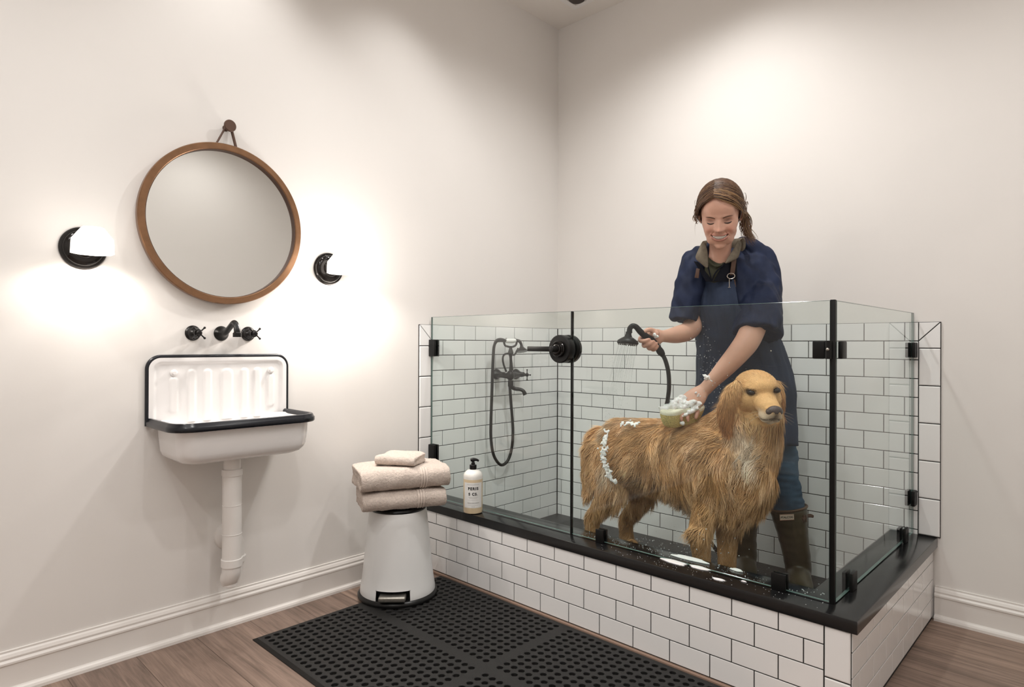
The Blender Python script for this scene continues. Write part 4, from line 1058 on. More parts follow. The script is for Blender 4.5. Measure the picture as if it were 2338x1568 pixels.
def coat(n, mask, Lf, name):
    P, N = sample(hd, n, mask); col, head, s_, f_, u_ = dog_color(P)
    x = P[:, 0]; z = P[:, 2]
    fl = np.zeros_like(P)
    fl[:, 0] = -.75 + 0.5 * np.clip((.72 - z) / .2, 0, 1); fl[:, 2] = -.35 - .9 * np.clip((.78 - z) / .2, 0, 1); fl[:, 1] = -.35 * np.clip((-.62 - P[:, 1]) / .1, 0, 1)
    chest = np.clip((x - 1.40) / .08, 0, 1); fl[:, 0] = fl[:, 0] * (1 - chest) + (-.12) * chest; fl[:, 2] = fl[:, 2] * (1 - chest) - 1.0 * chest; fl[:, 1] -= .15 * chest
    Q = P * V([1, 1, .55])
    w1 = np.array([noise.noise(Vector(p * 7 + 7)) for p in Q]); w2 = np.array([noise.noise(Vector(p * 22)) for p in Q]); w3 = np.array([noise.noise(Vector(p * V([42, 42, 14]) + 2)) for p in P])
    ang = (w1 * 1.7 + w2 * .9 + w3 * .35); ca, sa = np.cos(ang), np.sin(ang); fx, fz = fl[:, 0] * ca - fl[:, 2] * sa, fl[:, 0] * sa + fl[:, 2] * ca
    fl[:, 0], fl[:, 2] = fx, fz
    tail = x < .86; fl[tail] = [-.25, -.1, -1]
    L = Lf(P) * (.8 + .4 * rng.random(n)) * 1.18; w = (.0022 + .0034 * rng.random(n)) * np.clip(L / .05, .55, 1.15)
    jit = (.80 + .40 * rng.random(n))[:, None]; clump = (1 + .55 * w3 + .35 * w2)[:, None]; lightk = np.clip(.35 + 1.6 * w3, 0, 1)[:, None]
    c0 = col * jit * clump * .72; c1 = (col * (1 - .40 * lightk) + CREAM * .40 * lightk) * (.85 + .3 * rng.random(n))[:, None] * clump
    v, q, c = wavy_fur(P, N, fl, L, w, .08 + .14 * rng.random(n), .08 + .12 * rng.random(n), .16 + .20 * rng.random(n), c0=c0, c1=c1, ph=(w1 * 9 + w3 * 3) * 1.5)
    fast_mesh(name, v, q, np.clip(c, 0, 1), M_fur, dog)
def bodymask(P):
    rel = P - SK; s_, f_, u_ = rel @ hs, rel @ hf, rel @ hu
    hd_ = np.sqrt((s_ / .10) ** 2 + ((f_ - .045) / .14) ** 2 + ((u_ + .005) / .095) ** 2) < 1
    near_ = (np.sqrt((s_ / .125) ** 2 + ((f_ - .01) / .15) ** 2 + ((u_ - .0) / .13) ** 2) < 1) & (u_ > -.04)
    return (~hd_) * ~near_ * 1.0 * (P[:, 2] > .16) * ~((f_ > .05) & (u_ > -.105) & (np.abs(s_) < .09))
def Lbody(P):
    z = P[:, 2]; x = P[:, 0]
    L = .042 + .026 * np.clip((.72 - z) / .15, 0, 1)
    L = np.where((z < .52) & (z > .38) & (x > .9), .062, L)
    L = np.where((x > 1.40) & (z > .42), .062, L)
    leg = z < .40; L = np.where(leg, .030, L); L = np.where(leg & (x < 1.0), .034, L)
    L = np.where((x < .90) & (z > .36), .044, L)
    L = np.where((z < .36) & (x > 1.2), .017, L)
    L = np.where((z > .745) & (x < 1.36), .034, L); return L
coat(42000, bodymask, Lbody, 'fur')
# short fur of the face and skull
def headmask(P):
    rel = P - SK; s_, f_, u_ = rel @ hs, rel @ hf, rel @ hu
    m = (np.sqrt((s_ / .125) ** 2 + ((f_ - .01) / .15) ** 2 + (u_ / .13) ** 2) < 1) & (u_ > -.04) | (np.sqrt((s_ / .105) ** 2 + ((f_ - .045) / .15) ** 2 + ((u_ + .005) / .10) ** 2) < 1) | ((f_ > .05) & (u_ > -.105) & (np.abs(s_) < .09))
    for ex, ef, eu in EYE: m = m & (((s_ - ex) / .015) ** 2 + ((u_ - eu) / .010) ** 2 > 1)
    m = m & ~((f_ > .135) & (u_ > -.05) & (np.abs(s_) < .024))
    return m * 1.0
P, N = sample(hd, 9500, headmask); col, head, s_, f_, u_ = dog_color(P)
fl = -hf[None, :] + 0 * P + (hs[None, :] * (s_ * 6)[:, None]) - ZU * (.15 + .6 * (u_ < -.02))[:, None]
fl = fl + np.array([[noise.noise(Vector(p * 60)), noise.noise(Vector(p * 60 + 9)), noise.noise(Vector(p * 60 + 5))] for p in P]) * .25
L = (.005 + .013 * np.clip((.085 - f_) / .08, 0, 1)) * (.7 + .6 * rng.random(len(P))); jit = (.86 + .28 * rng.random(len(P)))[:, None]
v, q, c = wavy_fur(P, N, fl, L, L * 0 + .0022, L * 0 + .10, L * 0 + .03, L * 0 + .08, K=4, lo=.06, c0=col * jit * .93, c1=np.minimum(1, col * jit * 1.08))
fast_mesh('face_fur', v, q, np.clip(c, 0, 1), M_fur, dog)
# ears: leather plus long fur
def ear(path, rw, name_side, n):
    g = G(); g.limb([(p, a, .0075) for p, a in zip(path, rw)], RT if name_side < 0 else unit(RT * .55 - TOV * .8), 24, 6)
    h = remesh(g, .004, 4, .5); nz_ = np.array([noise.noise(Vector(p * 40)) for p in h.co])[:, None]
    h.c = np.clip(RUST * 1.05 * (1 + .5 * nz_), 0, 1); e = part('ear', h, M_furskin, dog, True, 0)
    n = int(n * 1.7); P, N = sample(h, n, lambda q: 1.0 * ((q - CAMP) @ cF > 0)); fl = np.tile(V([0, 0, -1.0]), (n, 1)) + RT * (.12 * name_side) + np.array([[noise.noise(Vector(p * 26)), noise.noise(Vector(p * 26 + 4)), 0] for p in P]) * .5
    up = np.clip((P[:, 2] - h.co[:, 2].min()) / (np.ptp(h.co[:, 2])), 0, 1)[:, None]
    base = (RUST * 1.15) * (1 - up ** 2) + TAN * up ** 2; jit = (.7 + .7 * rng.random(n))[:, None]
    L = .030 + .022 * rng.random(n)
    v, q, c = wavy_fur(P, N, fl, L, .0018 + .0022 * rng.random(n), L * 0 + .04, L * 0 + .14, .08 + .12 * rng.random(n), K=6, lo=.03, c0=base * jit * .8, c1=np.clip(base * jit * 1.15, 0, 1))
    fast_mesh('ear_fur', v, q, np.clip(c, 0, 1), M_fur, e)
ear([at(1688, 872, 2.42), at(1676, 888, 2.40), at(1664, 915, 2.385), at(1658, 945, 2.385), at(1662, 970, 2.39), at(1668, 982, 2.39)], [.016, .026, .032, .030, .020, .008], -1, 1700)
ear([at(1776, 872, 2.50), at(1783, 890, 2.49), at(1786, 915, 2.48), at(1785, 935, 2.48), at(1783, 944, 2.48)], [.012, .018, .020, .016, .006], 1, 700)
# nose and eyes
ng = G(); ng.ball(HD(0, .160, -.030), (.0285, .019, .0195), 28, 20, (hs, hf, hu)); ng.ball(HD(0, .158, -.043), (.012, .014, .013), 16, 12, (hs, hf, hu))
for q in (-1, 1): ng.ball(HD(q * .018, .158, -.033), (.0135, .014, .0135), 16, 12, (hs, hf, hu))
nh = remesh(ng, .0016, 3, .5); rel = nh.co - SK; a_, b_ = rel @ hs, rel @ hu
dd = np.zeros(len(nh.co))
for q in (-1, 1): dd -= .007 * np.exp(-(((a_ - q * .0125) / .0048) ** 2 + ((b_ + .035) / .0042) ** 2)) * ((rel @ hf) > .16)
dd -= .0022 * np.exp(-(a_ / .0016) ** 2) * (b_ < -.036)
nh.co = nh.co + nh.nr * dd[:, None]; nh.v = [tuple(p) for p in nh.co]
part('nose', nh, M_nose, dog, True, 0)
for c in EYEC:
    nq = unit(-(cF + cR * .39) * .75 + hf * .5); eh = unit(hs - nq * (hs @ nq)); ev = unit(np.cross(nq, eh)); ev = ev if ev[2] > 0 else -ev
    e_ = part('eye', G().ball(c, (.0138, .0088, .0090), 28, 18, (eh, ev, nq)), M_eye, dog)
    g = G(); g.tube([c + eh * .0143 * math.cos(a) + ev * (.0092 + .001 * math.sin(a)) * math.sin(a) - nq * (.001 + .003 * abs(math.cos(a))) for a in np.linspace(0, 2 * math.pi, 29)], .0016, 8, 1, cap=False)
    part('eye_rim', g, mat('dark_rim', (.045, .024, .015), .6), e_)
for q in (-1, 1):
    wh = G()
    for k in range(4):
        a0 = HD(q * .036, .112 + .007 * (k % 3), -.046 - .006 * (k % 4)); d = unit(hs * q * 1.0 + hf * .25 - ZU * (.1 + .12 * k))
        wh.tube([a0, a0 + d * .03, a0 + d * .055 - ZU * .006], [.0003, .00025, .0001], 4, 3)
    part('whiskers', wh, mat('whisker', (.55, .45, .33), .5), dog)


# ------------------------------------------------------------------ the person
per = thing('person', 'smiling person in navy shirt, apron, jeans and boots, bent over washing the dog', 'person', (1.38, -0.34, PANZ))
KS = 1.07
fh = unit(TOV - RT * .40); th_ = math.radians(27)
pf = unit(fh * math.cos(th_) - ZU * math.sin(th_)); pu = unit(ZU * math.cos(th_) + fh * math.sin(th_)); ps = unit(np.cross(pu, pf))
if np.dot(ps, RT) < 0: ps = -ps
HC = at(1641.5, 508, 2.54) - pf * (.085 * KS)
PH = lambda x, y, z: HC + (ps * x + pf * y + pu * z) * KS
hg = G()
hg.ball((0, -.008, .030), (.0735, .093, .096), 36, 26)
hg.ball((0, .028, -.008), (.067, .056, .074), 30, 22)
hg.ball((0, .034, -.056), (.054, .048, .054), 26, 18)
hg.ball((0, .056, -.096), (.022, .020, .018), 20, 14)
hg.ball((0, .050, .040), (.058, .036, .050), 24, 18)
for q in (-1, 1):
    hg.ball((q * .037, .042, -.036), (.023, .029, .030), 18, 14)
    hg.ball((q * .026, .036, -.074), (.026, .030, .028), 18, 14); hg.ball((q * .038, .015, -.052), (.022, .035, .034), 18, 14)
hh = remesh(hg, .0021, 30, .7)
x, y, z = hh.co[:, 0], hh.co[:, 1], hh.co[:, 2]; fr = np.clip((y - .01) / .03, 0, 1)
gs_ = lambda cx, cz, sx, sz, X=None: np.exp(-(((x if X is None else X) - cx) / sx) ** 2 - ((z - cz) / sz) ** 2)
ax_ = np.abs(x)
zn = np.clip((.012 - z) / .036, 0, 1)
d = .0200 * np.exp(-(x / (.0075 + .004 * zn)) ** 2) * zn ** 1.2 * (z > -.040) + .006 * np.exp(-(x / .009) ** 2 - ((z + .002) / .02) ** 2)
d += .0115 * gs_(0, -.026, .0105, .0075)
d += .0080 * gs_(.0130, -.030, .0058, .0058, ax_)
d -= .0125 * gs_(.031, .001, .0165, .0105, ax_)
d += .0055 * gs_(.031, -.001, .0115, .0065, ax_)
d += .0035 * gs_(.028, .020, .020, .007, ax_)
d += .0055 * gs_(.040, -.030, .016, .013, ax_)
zl_ = -.034 - (ax_ - .017) * 1.35
d -= .0028 * np.exp(-((z - zl_) / .0035) ** 2) * np.exp(-((ax_ - .027) / .010) ** 2)
up_b = -.0555 + 5.5 * x * x; lo_t = -.0668 + 13.5 * x * x; HM = .0310
op = (ax_ < HM) & (z < up_b) & (z > lo_t)
lipu = np.exp(-((z - (up_b + .0030)) / .0030) ** 2) * (ax_ < .033); lipl = np.exp(-((z - (lo_t - .0050)) / .0045) ** 2) * (ax_ < .030)
d += .0028 * lipu + .0042 * lipl
d -= .0050 * op
d -= .0020 * gs_(0, -.088, .016, .004) 
d += .0020 * gs_(0, -.103, .014, .008)
hh.co = hh.co.copy(); hh.co[:, 1] += d * fr
SKIN = V([.67, .390, .290])
c = np.tile(SKIN, (len(hh.co), 1))
def blend(c, col, k): return c * (1 - k[:, None]) + V(col) * k[:, None]
c = blend(c, [.58, .22, .16], .5 * fr * gs_(.040, -.032, .018, .015, ax_))
c = blend(c, [.58, .25, .18], .45 * fr * gs_(0, -.026, .011, .009))
c = blend(c, [.27, .13, .10], .75 * fr * gs_(.031, .003, .014, .006, ax_))
c = blend(c, [.46, .17, .13], fr * np.clip(.9 * lipu, 0, .7)); c = blend(c, [.46, .17, .14], fr * np.clip(.95 * lipl, 0, .7))
c = blend(c, [.10, .03, .025], (op * fr).astype(float) * .95)
c = blend(c, [.16, .05, .035], fr * .8 * (gs_(.0075, -.0345, .0028, .0018, ax_)))
c = blend(c, [.40, .17, .12], .35 * np.exp(-((z - zl_) / .0026) ** 2) * np.exp(-((ax_ - .027) / .009) ** 2) * fr)
face_local = hh.co.copy(); face_nr = hh.nr
def fpt(x0, z0, off=0.0):
    m_ = (face_local[:, 1] > .02); dd_ = (face_local[:, 0] - x0) ** 2 + (face_local[:, 2] - z0) ** 2 + (~m_) * 1
    i_ = np.argsort(dd_)[:4]; p = face_local[i_].mean(0); return PH(x0, p[1] + off, z0)
head_co = HC + (hh.co[:, :1] * ps + hh.co[:, 1:2] * pf + hh.co[:, 2:] * pu) * KS
# body, arms and hands, one surface
bg = G()
bg.limb([(PH(0, -.035, -.02), .048, .050), (PH(0, -.024, -.085), .046, .050), (at(1643, 590, 2.69), .045, .050), (at(1650, 606, 2.74), .052, .055)], PR, 24, 5)
bg.limb([(at(1664, 628, 2.78), .15, .065), (at(1670, 690, 2.77), .135, .085), (at(1682, 760, 2.78), .125, .085), (at(1700, 880, 2.83), .140, .085), (at(1703, 930, 2.85), .125, .075)], PR, 28, 5)
for a_, b_ in (((1775, 960, 2.80), (1792, 1120, 2.78)), ((1670, 960, 2.86), (1690, 1120, 2.88))):
    e_ = at(*b_); e2 = (at(1822, 1300, 2.77) if a_[0] > 1700 else at(1702, 1280, 2.89)) * 1; e2[2] = PANZ + .10
    bg.limb([(at(*a_), .054, .054), (e_, .042, .044), (at(1811, 1230, 2.775) if a_[0] > 1700 else at(1698, 1225, 2.895), .034, .036), (e2, .026, .027)], PR, 20, 5)
    bg.limb([(e2 + V([0, 0, -.03]), .027, .026), (e2 + PV * .10 - ZU * .055, .028, .018)], PR, 16, 3)
def arm(pts): bg.limb(pts, RT, 24, 5)
# left arm reaches down to the sponge
bg.limb([(at(1736, 622, 2.78), .042, .044), (at(1734, 690, 2.69), .046, .046), (at(1724, 735, 2.61), .050, .048), (at(1708, 775, 2.585), .049, .047), (at(1686, 805, 2.585), .045, .043), (at(1655, 840, 2.60), .038, .037), (at(1626, 871, 2.62), .029, .029), (at(1608, 890, 2.63), .027, .027)], RT, 24, 5)
# right arm holds the shower
bg.limb([(at(1588, 612, 2.75), .045, .046), (at(1580, 680, 2.76), .042, .044), (at(1583, 735, 2.76), .042, .042), (at(1572, 755, 2.73), .0405, .040), (at(1545, 764, 2.67), .036, .035), (at(1520, 767, 2.61), .026, .026), (at(1510, 767, 2.59), .0245, .023)], ZU, 24, 5)
FR = .0088
def finger(pts, r0=FR, r1=.0070): bg.tube([at(*p) for p in pts], [r0 * 1.05] + [r0] * (len(pts) - 2) + [r1], 12, 5); bg.ball(at(*pts[-1]), r1, 12, 8); bg.ball(at(*pts[0]), r0 * 1.05, 12, 8)
# hand round the shower handle: palm behind, fingers from below, thumb along the top
bg.limb([(at(1511, 767, 2.59), .024, .019), (at(1501, 769, 2.575), .034, .017), (at(1490, 772, 2.570), .036, .015), (at(1479, 773, 2.575), .030, .013)], ZU, 20, 5)
bg.ball(at(1494, 762, 2.555), (.022, .016, .018))
finger([(1498, 757, 2.560), (1487, 753, 2.545), (1478, 753.5, 2.538), (1472, 757, 2.534)], .0098, .0082)
finger([(1476, 768, 2.575), (1464, 770, 2.565), (1461, 777, 2.545), (1470, 778.5, 2.528), (1482, 774.5, 2.526)])
finger([(1480, 778, 2.575), (1470, 784, 2.563), (1471, 790, 2.545), (1481, 786, 2.528), (1492, 779, 2.527)])
finger([(1487, 782, 2.575), (1480, 791, 2.563), (1483, 796, 2.546), (1491, 791, 2.530), (1499, 783, 2.530)], .0084, .0066)
finger([(1495, 784, 2.575), (1489, 794, 2.565), (1491, 799, 2.550), (1497, 796, 2.536), (1502, 790, 2.534)], .0074, .0060)
# hand on the sponge
bg.limb([(at(1606, 890, 2.63), .027, .022), (at(1592, 904, 2.615), .040, .020), (at(1578, 918, 2.605), .044, .018), (at(1572, 925, 2.60), .040, .016)], unit(RT * .8 + ZU * -.6 + TOV * .3), 20, 5)
finger([(1570, 908, 2.625), (1556, 915, 2.615), (1543, 922, 2.60), (1533, 932, 2.585)])
finger([(1566, 918, 2.610), (1553, 929, 2.592), (1545, 941, 2.574), (1543, 951, 2.566)])
finger([(1571, 927, 2.60), (1562, 938, 2.58), (1556, 949, 2.563), (1556, 959, 2.560)])
finger([(1580, 930, 2.60), (1574, 941, 2.582), (1570, 951, 2.566), (1571, 960, 2.562)], .0084, .0066)
finger([(1592, 922, 2.605), (1593, 934, 2.59), (1591, 945, 2.575), (1589, 953, 2.570)], .0095, .008)
bh = remesh(bg, .0040, 3, .5)
n0 = len(bh.co)
allp = G(); allp.v = list(map(tuple, bh.co)) + list(map(tuple, head_co)); allp.f = list(bh.f) + [tuple(i + n0 for i in f) for f in hh.f]
cb = np.tile(SKIN * V([.98, .97, .97]), (n0, 1))
fingers = np.zeros(n0)
for hc_, rr in ((at(1485, 785, 2.55), .075), (at(1560, 945, 2.58), .085)):
    fingers = np.maximum(fingers, np.clip(1 - np.linalg.norm(bh.co - hc_, axis=1) / rr, 0, 1))
cb = blend(cb, [.62, .26, .19], fingers * .7)
allp.c = np.vstack([cb, c])
part('body', allp, M_skin, per, True, 0)
# ears, brows, lashes, teeth
for q in (-1, 1):
    g = G(); g.tube([PH(q * .070, -.006, .012), PH(q * .0765, -.018, .015), PH(q * .078, -.022, .0), PH(q * .075, -.014, -.016), PH(q * .069, -.006, -.022)], [.005, .006, .006, .006, .005], 10, 5)
    g.ball(PH(q * .073, -.014, -.003), (.005, .012, .018), 14, 10, (ps, pf, pu)); g.c = np.tile(SKIN * V([1, .85, .8]), (len(g.v), 1)); part('ear', g, M_skin, per)
    zz = lambda k: .0150 + .0045 * math.sin(math.pi * min(1, k * .9)) + .0015 * k
    part('eyebrow', G().tube([fpt(q * (.014 + .034 * k), zz(k), .0006) for k in (0, .2, .4, .6, .8, 1)], [.0018, .0026, .0026, .0022, .0016, .0007], 8, 4), M_brow, per)
    part('eyelashes', G().tube([fpt(q * (.0185 + .026 * k), -.0035 - .0034 * math.sin(math.pi * k) - .0008 * k, .0012) for k in (0, .2, .4, .6, .8, 1)], [.0010, .0018, .0023, .0023, .0020, .0010], 8, 4), M_lash, per)
tg = G()
for k in range(-4, 5):
    xx = k * .0054; w_ = .0033
    zt = -.0555 + 5.5 * xx * xx + .0016; zb = max(-.0668 + 13.5 * xx * xx - .0010, zt - .0125)
    if zb > zt - .0020: continue
    p = fpt(xx, (zt + zb) / 2, 0); y0 = (p - HC) @ pf / KS
    tg.ball(HC + (ps * xx + pf * (y0 + .0008) + pu * ((zt + zb) / 2)) * KS, (w_ * KS, .0016, (zt - zb) / 2 * KS * 1.12), 12, 10, (ps, pf, pu))
part('teeth', tg, M_teeth, per)

# hair: cap plus strands drawn from a side parting to a low ponytail
HB = V([.044, -.088, -.012])
def scalp(dv, off=0.0):
    """direction from skull centre -> point on the hair surface (local)"""
    dv = unit(dv); r = V([.0735, .093, .096]) + .009 + off; k = 1 / math.sqrt(((dv / r) ** 2).sum()); return V([0, -.008, .030]) + dv * k
cap = G(); n_, m_ = 72, 54; r_ = V([.0735, .093, .096]) + .0065
vs = []; fs = []
for i in range(m_ + 1):
    th = math.pi * i / m_
    for k in range(n_):
        p = 2 * math.pi * k / n_; vs.append(V([0, -.008, .030]) + V([math.sin(th) * math.cos(p), math.sin(th) * math.sin(p), math.cos(th)]) * r_)
def is_face(p):
    xx, yy, zz_ = p
    hl = .106 - 12.5 * xx * xx - .10 * max(0, abs(xx + .012) - .035)
    return yy > .020 and zz_ < hl if yy > .03 else (zz_ < -.030 and yy > -.03) or (yy > .022 and zz_ < min(hl, .03))
for i in range(m_):
    for k in range(n_):
        q = [i * n_ + k, (i + 1) * n_ + k, (i + 1) * n_ + (k + 1) % n_, i * n_ + (k + 1) % n_]
        cc = np.mean([vs[a] for a in q], axis=0)
        if is_face(cc) or cc[2] < -.050: continue
        fs.append(tuple(q))
cap.add([HC + (ps * p[0] + pf * p[1] + pu * p[2]) * KS for p in vs], fs)
cap.c = np.tile(V([.085, .044, .025]), (len(cap.v), 1))
hair = part('hair', cap, M_hair, per, True, 0)
paths = []; Ns = []; ws = []; c0 = []; c1 = []
BR, GD, DKB = V([.125, .066, .038]), V([.36, .215, .105]), V([.060, .032, .021])
def hairpath(a, b, c_, K=12, off=0.0, wob=.0):
    P = []
    for k in range(K):
        t_ = k / (K - 1); p = V(a) * (1 - t_) ** 2 + 2 * V(b) * t_ * (1 - t_) + V(c_) * t_ * t_
        s0 = scalp(p - V([0, -.008, .030]), off + .002 * math.sin(t_ * 3.1)); P.append(s0)
    return P
XP = -.016
for i in range(1700):
    side = 1 if rng.random() < .60 else -1
    t_ = rng.random() ** .8                                   # 0 front .. 1 crown
    yp = .078 - .115 * t_; zp = .096 + .034 * math.sin(t_ * math.pi * .55)
    a = (XP + side * .0010 + .0012 * rng.standard_normal() + .002 * math.sin(yp * 60), yp, zp)
    bx = side * (.118 + .02 * rng.random()); by = .070 - .120 * t_ + .010 * rng.standard_normal(); bz = .070 + .045 * t_
    e = (HB[0] + .004 * rng.standard_normal(), HB[1], HB[2] + .012 * rng.standard_normal()) if side > 0 else (-.03 + .02 * rng.standard_normal(), -.096, -.02 + .012 * rng.standard_normal())
    by = .088 - .138 * t_ + .008 * rng.standard_normal(); bz = .050 + .066 * t_ + .010 * rng.standard_normal()
    if t_ < .22 and rng.random() < .55:                        # front locks sweep down over the ears
        bx = side * .115; by = .060 + .01 * rng.standard_normal(); bz = .045; e = (side * (.070 + .008 * rng.random()), -.022 - .03 * rng.random(), -.038 + .014 * rng.standard_normal())
    paths.append(hairpath(a, (bx, by, bz), e, off=.0010 + .005 * rng.random())); ws.append(.0016 + .0024 * rng.random())
    g_ = rng.random(); hl = (t_ < .30 and side > 0 and rng.random() < .5)
    base = (BR * (.75 + .8 * g_)) if not hl else GD * (.8 + .6 * g_)
    if rng.random() < .12: base = GD * .7
    if rng.random() < .2: base = DKB
    c0.append(base * .85); c1.append(base * 1.1)
# crown and back
for i in range(160):
    a_ = rng.uniform(-1, 1); a = (XP + .03 * a_, -.03 - .01 * rng.random(), .133)
    paths.append(hairpath(a, (a_ * .10, -.13, .09), (HB[0] + .01 * rng.standard_normal(), HB[1], HB[2]), off=.002 + .003 * rng.random())); ws.append(.007)
    b_ = BR * (.6 + .7 * rng.random()); c0.append(b_ * .8); c1.append(b_)
PA = np.array(paths); loc2w = lambda A: HC + (A[..., :1] * ps + A[..., 1:2] * pf + A[..., 2:] * pu) * KS
NN = nrm((PA[:, 5] - V([0, -.008, .030]))); NW = NN[:, :1] * ps + NN[:, 1:2] * pf + NN[:, 2:] * pu
v1, q1, k1 = lock_mesh(loc2w(PA), np.array(ws), NW, np.array(ws) * .35, np.array(c0), np.array(c1), .95)
fast_mesh('hair_strands', v1, q1, np.clip(k1, 0, 1), M_hair, hair)
# ponytail and loose curls
paths = []; ws = []; c0 = []; c1 = []
B0 = loc2w(HB[None, :])[0]
tail_ = [B0, at(1698, 487, 2.665), at(1702, 512, 2.67), at(1707, 533, 2.66), at(1718, 547, 2.65)]
for i in range(150):
    sp_ = rng.standard_normal(3) * .0048; P, _ = spline([p + sp_ * (.5 + .45 * k) + rng.standard_normal(3) * .0022 for k, p in enumerate(tail_)], [0] * 5, 4)
    w0 = rng.random() * .012; P = [p + RT * w0 * math.sin(k * .55 + i) for k, p in enumerate(P)]
    paths.append(P[:17]); ws.append(.0035 + .003 * rng.random()); b_ = (BR if rng.random() < .6 else GD * .6) * (.7 + .8 * rng.random()); c0.append(b_ * .8); c1.append(b_ * 1.2)
PA = np.array(paths); NW = np.tile(PV, (len(PA), 1)) + rng.standard_normal((len(PA), 3)) * .3
v1, q1, k1 = lock_mesh(PA, np.array(ws), nrm(NW), np.array(ws) * .4, np.array(c0), np.array(c1), .9)
fast_mesh('ponytail', v1, q1, np.clip(k1, 0, 1), M_hair, hair)
paths = []; ws = []; c0 = []; c1 = []
for cen, t0 in (((1592, 487), 2.62), ((1699, 474), 2.67)):
    for i in range(60):
        a0 = rng.random() * 6.28; rr = .006 + .009 * rng.random(); o = at(cen[0], cen[1], t0) + RT * .004 * rng.standard_normal() + ZU * .014 * rng.standard_normal()
        paths.append([o + (RT * math.cos(a0 + k * .22) * .55 + ZU * math.sin(a0 + k * .22) * 1.2 + TOV * .3 * math.sin(k * .3 + i)) * rr for k in range(17)]); ws.append(.0022 + .002 * rng.random())
        b_ = (BR if rng.random() < .7 else GD * .6) * (.6 + .8 * rng.random()); c0.append(b_); c1.append(b_)
for (u0, v0, u1, v1_, t0) in ((1590, 500, 1588, 540, 2.6), (1701, 495, 1706, 530, 2.62), (1700, 490, 1704, 520, 2.62)):
    P, _ = spline([at(u0, v0, t0), at((u0 + u1) / 2 + (u1 - 1645) * .04, (v0 + v1_) / 2, t0), at(u1, v1_, t0)], [0] * 3, 8)
    paths.append(P[:17]); ws.append(.0012); c0.append(BR); c1.append(BR)
PA = np.array(paths); NW = np.tile(PV, (len(PA), 1)) + rng.standard_normal((len(PA), 3)) * .3
v1, q1, k1 = lock_mesh(PA, np.array(ws), nrm(NW), np.array(ws) * .4, np.array(c0), np.array(c1), .9)
fast_mesh('loose_curls', v1, q1, np.clip(k1, 0, 1), M_hair, hair)

# clothes
def folds(amp, sx, sz, seed=0): return lambda p: amp * (noise.noise(Vector((p[0] * sx + seed, p[1] * sx, p[2] * sz))) + .5 * noise.noise(Vector((p[0] * sx * 2.3, p[1] * sx * 2.3 + seed, p[2] * sz * 2.1))))
sg = G()
sg.limb([(at(1655, 598, 2.79), .068, .050), (at(1662, 618, 2.79), .150, .078), (at(1666, 650, 2.78), .172, .105), (at(1672, 700, 2.76), .168, .118), (at(1683, 760, 2.77), .166, .115), (at(1694, 820, 2.80), .180, .118), (at(1700, 880, 2.82), .196, .122), (at(1702, 930, 2.83), .194, .120)], PR, 32, 5)
sg.limb([(at(1592, 612, 2.76), .062, .062), (at(1576, 660, 2.745), .066, .062), (at(1565, 705, 2.74), .060, .060), (at(1560, 732, 2.735), .0565, .058)], RT, 28, 4, round1=False)
sg.limb([(at(1728, 612, 2.78), .072, .068), (at(1739, 662, 2.74), .080, .084), (at(1734, 710, 2.650), .089, .094), (at(1730, 761, 2.600), .0955, .092)], RT, 28, 4, round1=False)
sg.limb([(at(1694, 556, 2.80), .030, .032), (at(1716, 568, 2.80), .042, .045), (at(1742, 598, 2.79), .058, .055), (at(1750, 640, 2.77), .062, .06)], RT, 22, 4)
sg.limb([(at(1612, 566, 2.77), .020, .022), (at(1596, 578, 2.77), .034, .036), (at(1578, 602, 2.765), .045, .045), (at(1574, 640, 2.75), .052, .05)], RT, 22, 4)
sg.limb([(at(1615, 600, 2.80), .060, .060), (at(1720, 600, 2.82), .075, .060)], ZU, 22, 4)
sh = remesh(sg, .0055, 4, .5)
sh = displace(sh, folds(.0125, 15, 8)); sh = displace(sh, lambda p: .006 * noise.noise(Vector((p[0] * 30 + p[2] * 18, p[1] * 30, p[2] * 14))))
part('shirt', sh, M_navy, per, True, 0)
# apron: bib then skirt, wrapped round the front
ag = G(); levels = [(637, 1662, 2.765, .152, .114, -47, 6), (655, 1666, 2.775, .170, .124, -50, 7), (700, 1671, 2.755, .172, .132, -58, 8), (745, 1680, 2.765, .171, .130, -72, 22),
                    (770, 1685, 2.77, .171, .127, -84, 62), (800, 1691, 2.785, .178, .127, -92, 88), (850, 1698, 2.81, .195, .131, -95, 97), (900, 1701, 2.82, .207, .134, -95, 98), (955, 1703, 2.82, .205, .136, -94, 96), (1008, 1706, 2.82, .202, .138, -92, 94)]
NA = 64; vs = []; LV = []
for i in range(len(levels) - 1):
    for k in range(6):
        t_ = k / 6; LV.append([levels[i][j] * (1 - t_) + levels[i + 1][j] * t_ for j in range(7)])
LV.append(list(levels[-1]))
for lv in LV:
    c_ = at(lv[1], lv[0], lv[2])
    for k in range(NA + 1):
        a = math.radians(lv[5] + (lv[6] - lv[5]) * k / NA)
        p = c_ + PR * lv[3] * math.sin(a) + PV * lv[4] * math.cos(a)
        nn = unit(PR * math.sin(a) / lv[3] + PV * math.cos(a) / lv[4])
        lowk = min(1, max(0, (lv[0] - 860) / 100))
        w_ = .007 * noise.noise(Vector((a * 3.0, lv[0] * .010, 2))) + .004 * noise.noise(Vector((a * 9, lv[0] * .02, 5))) + lowk * .009 * math.sin(a * 11 + 1)
        vs.append(p + nn * (w_ + .004))
fs = [(i * (NA + 1) + k, i * (NA + 1) + k + 1, (i + 1) * (NA + 1) + k + 1, (i + 1) * (NA + 1) + k) for i in range(len(LV) - 1) for k in range(NA)]
ag.add(vs, fs); ap = part('apron', ag, M_apron, per, True, 0)
so = ap.modifiers.new('thick', 'SOLIDIFY'); so.thickness = .003; so.offset = 0
row = lambda i: [vs[i * (NA + 1) + k] for k in range(NA + 1)]
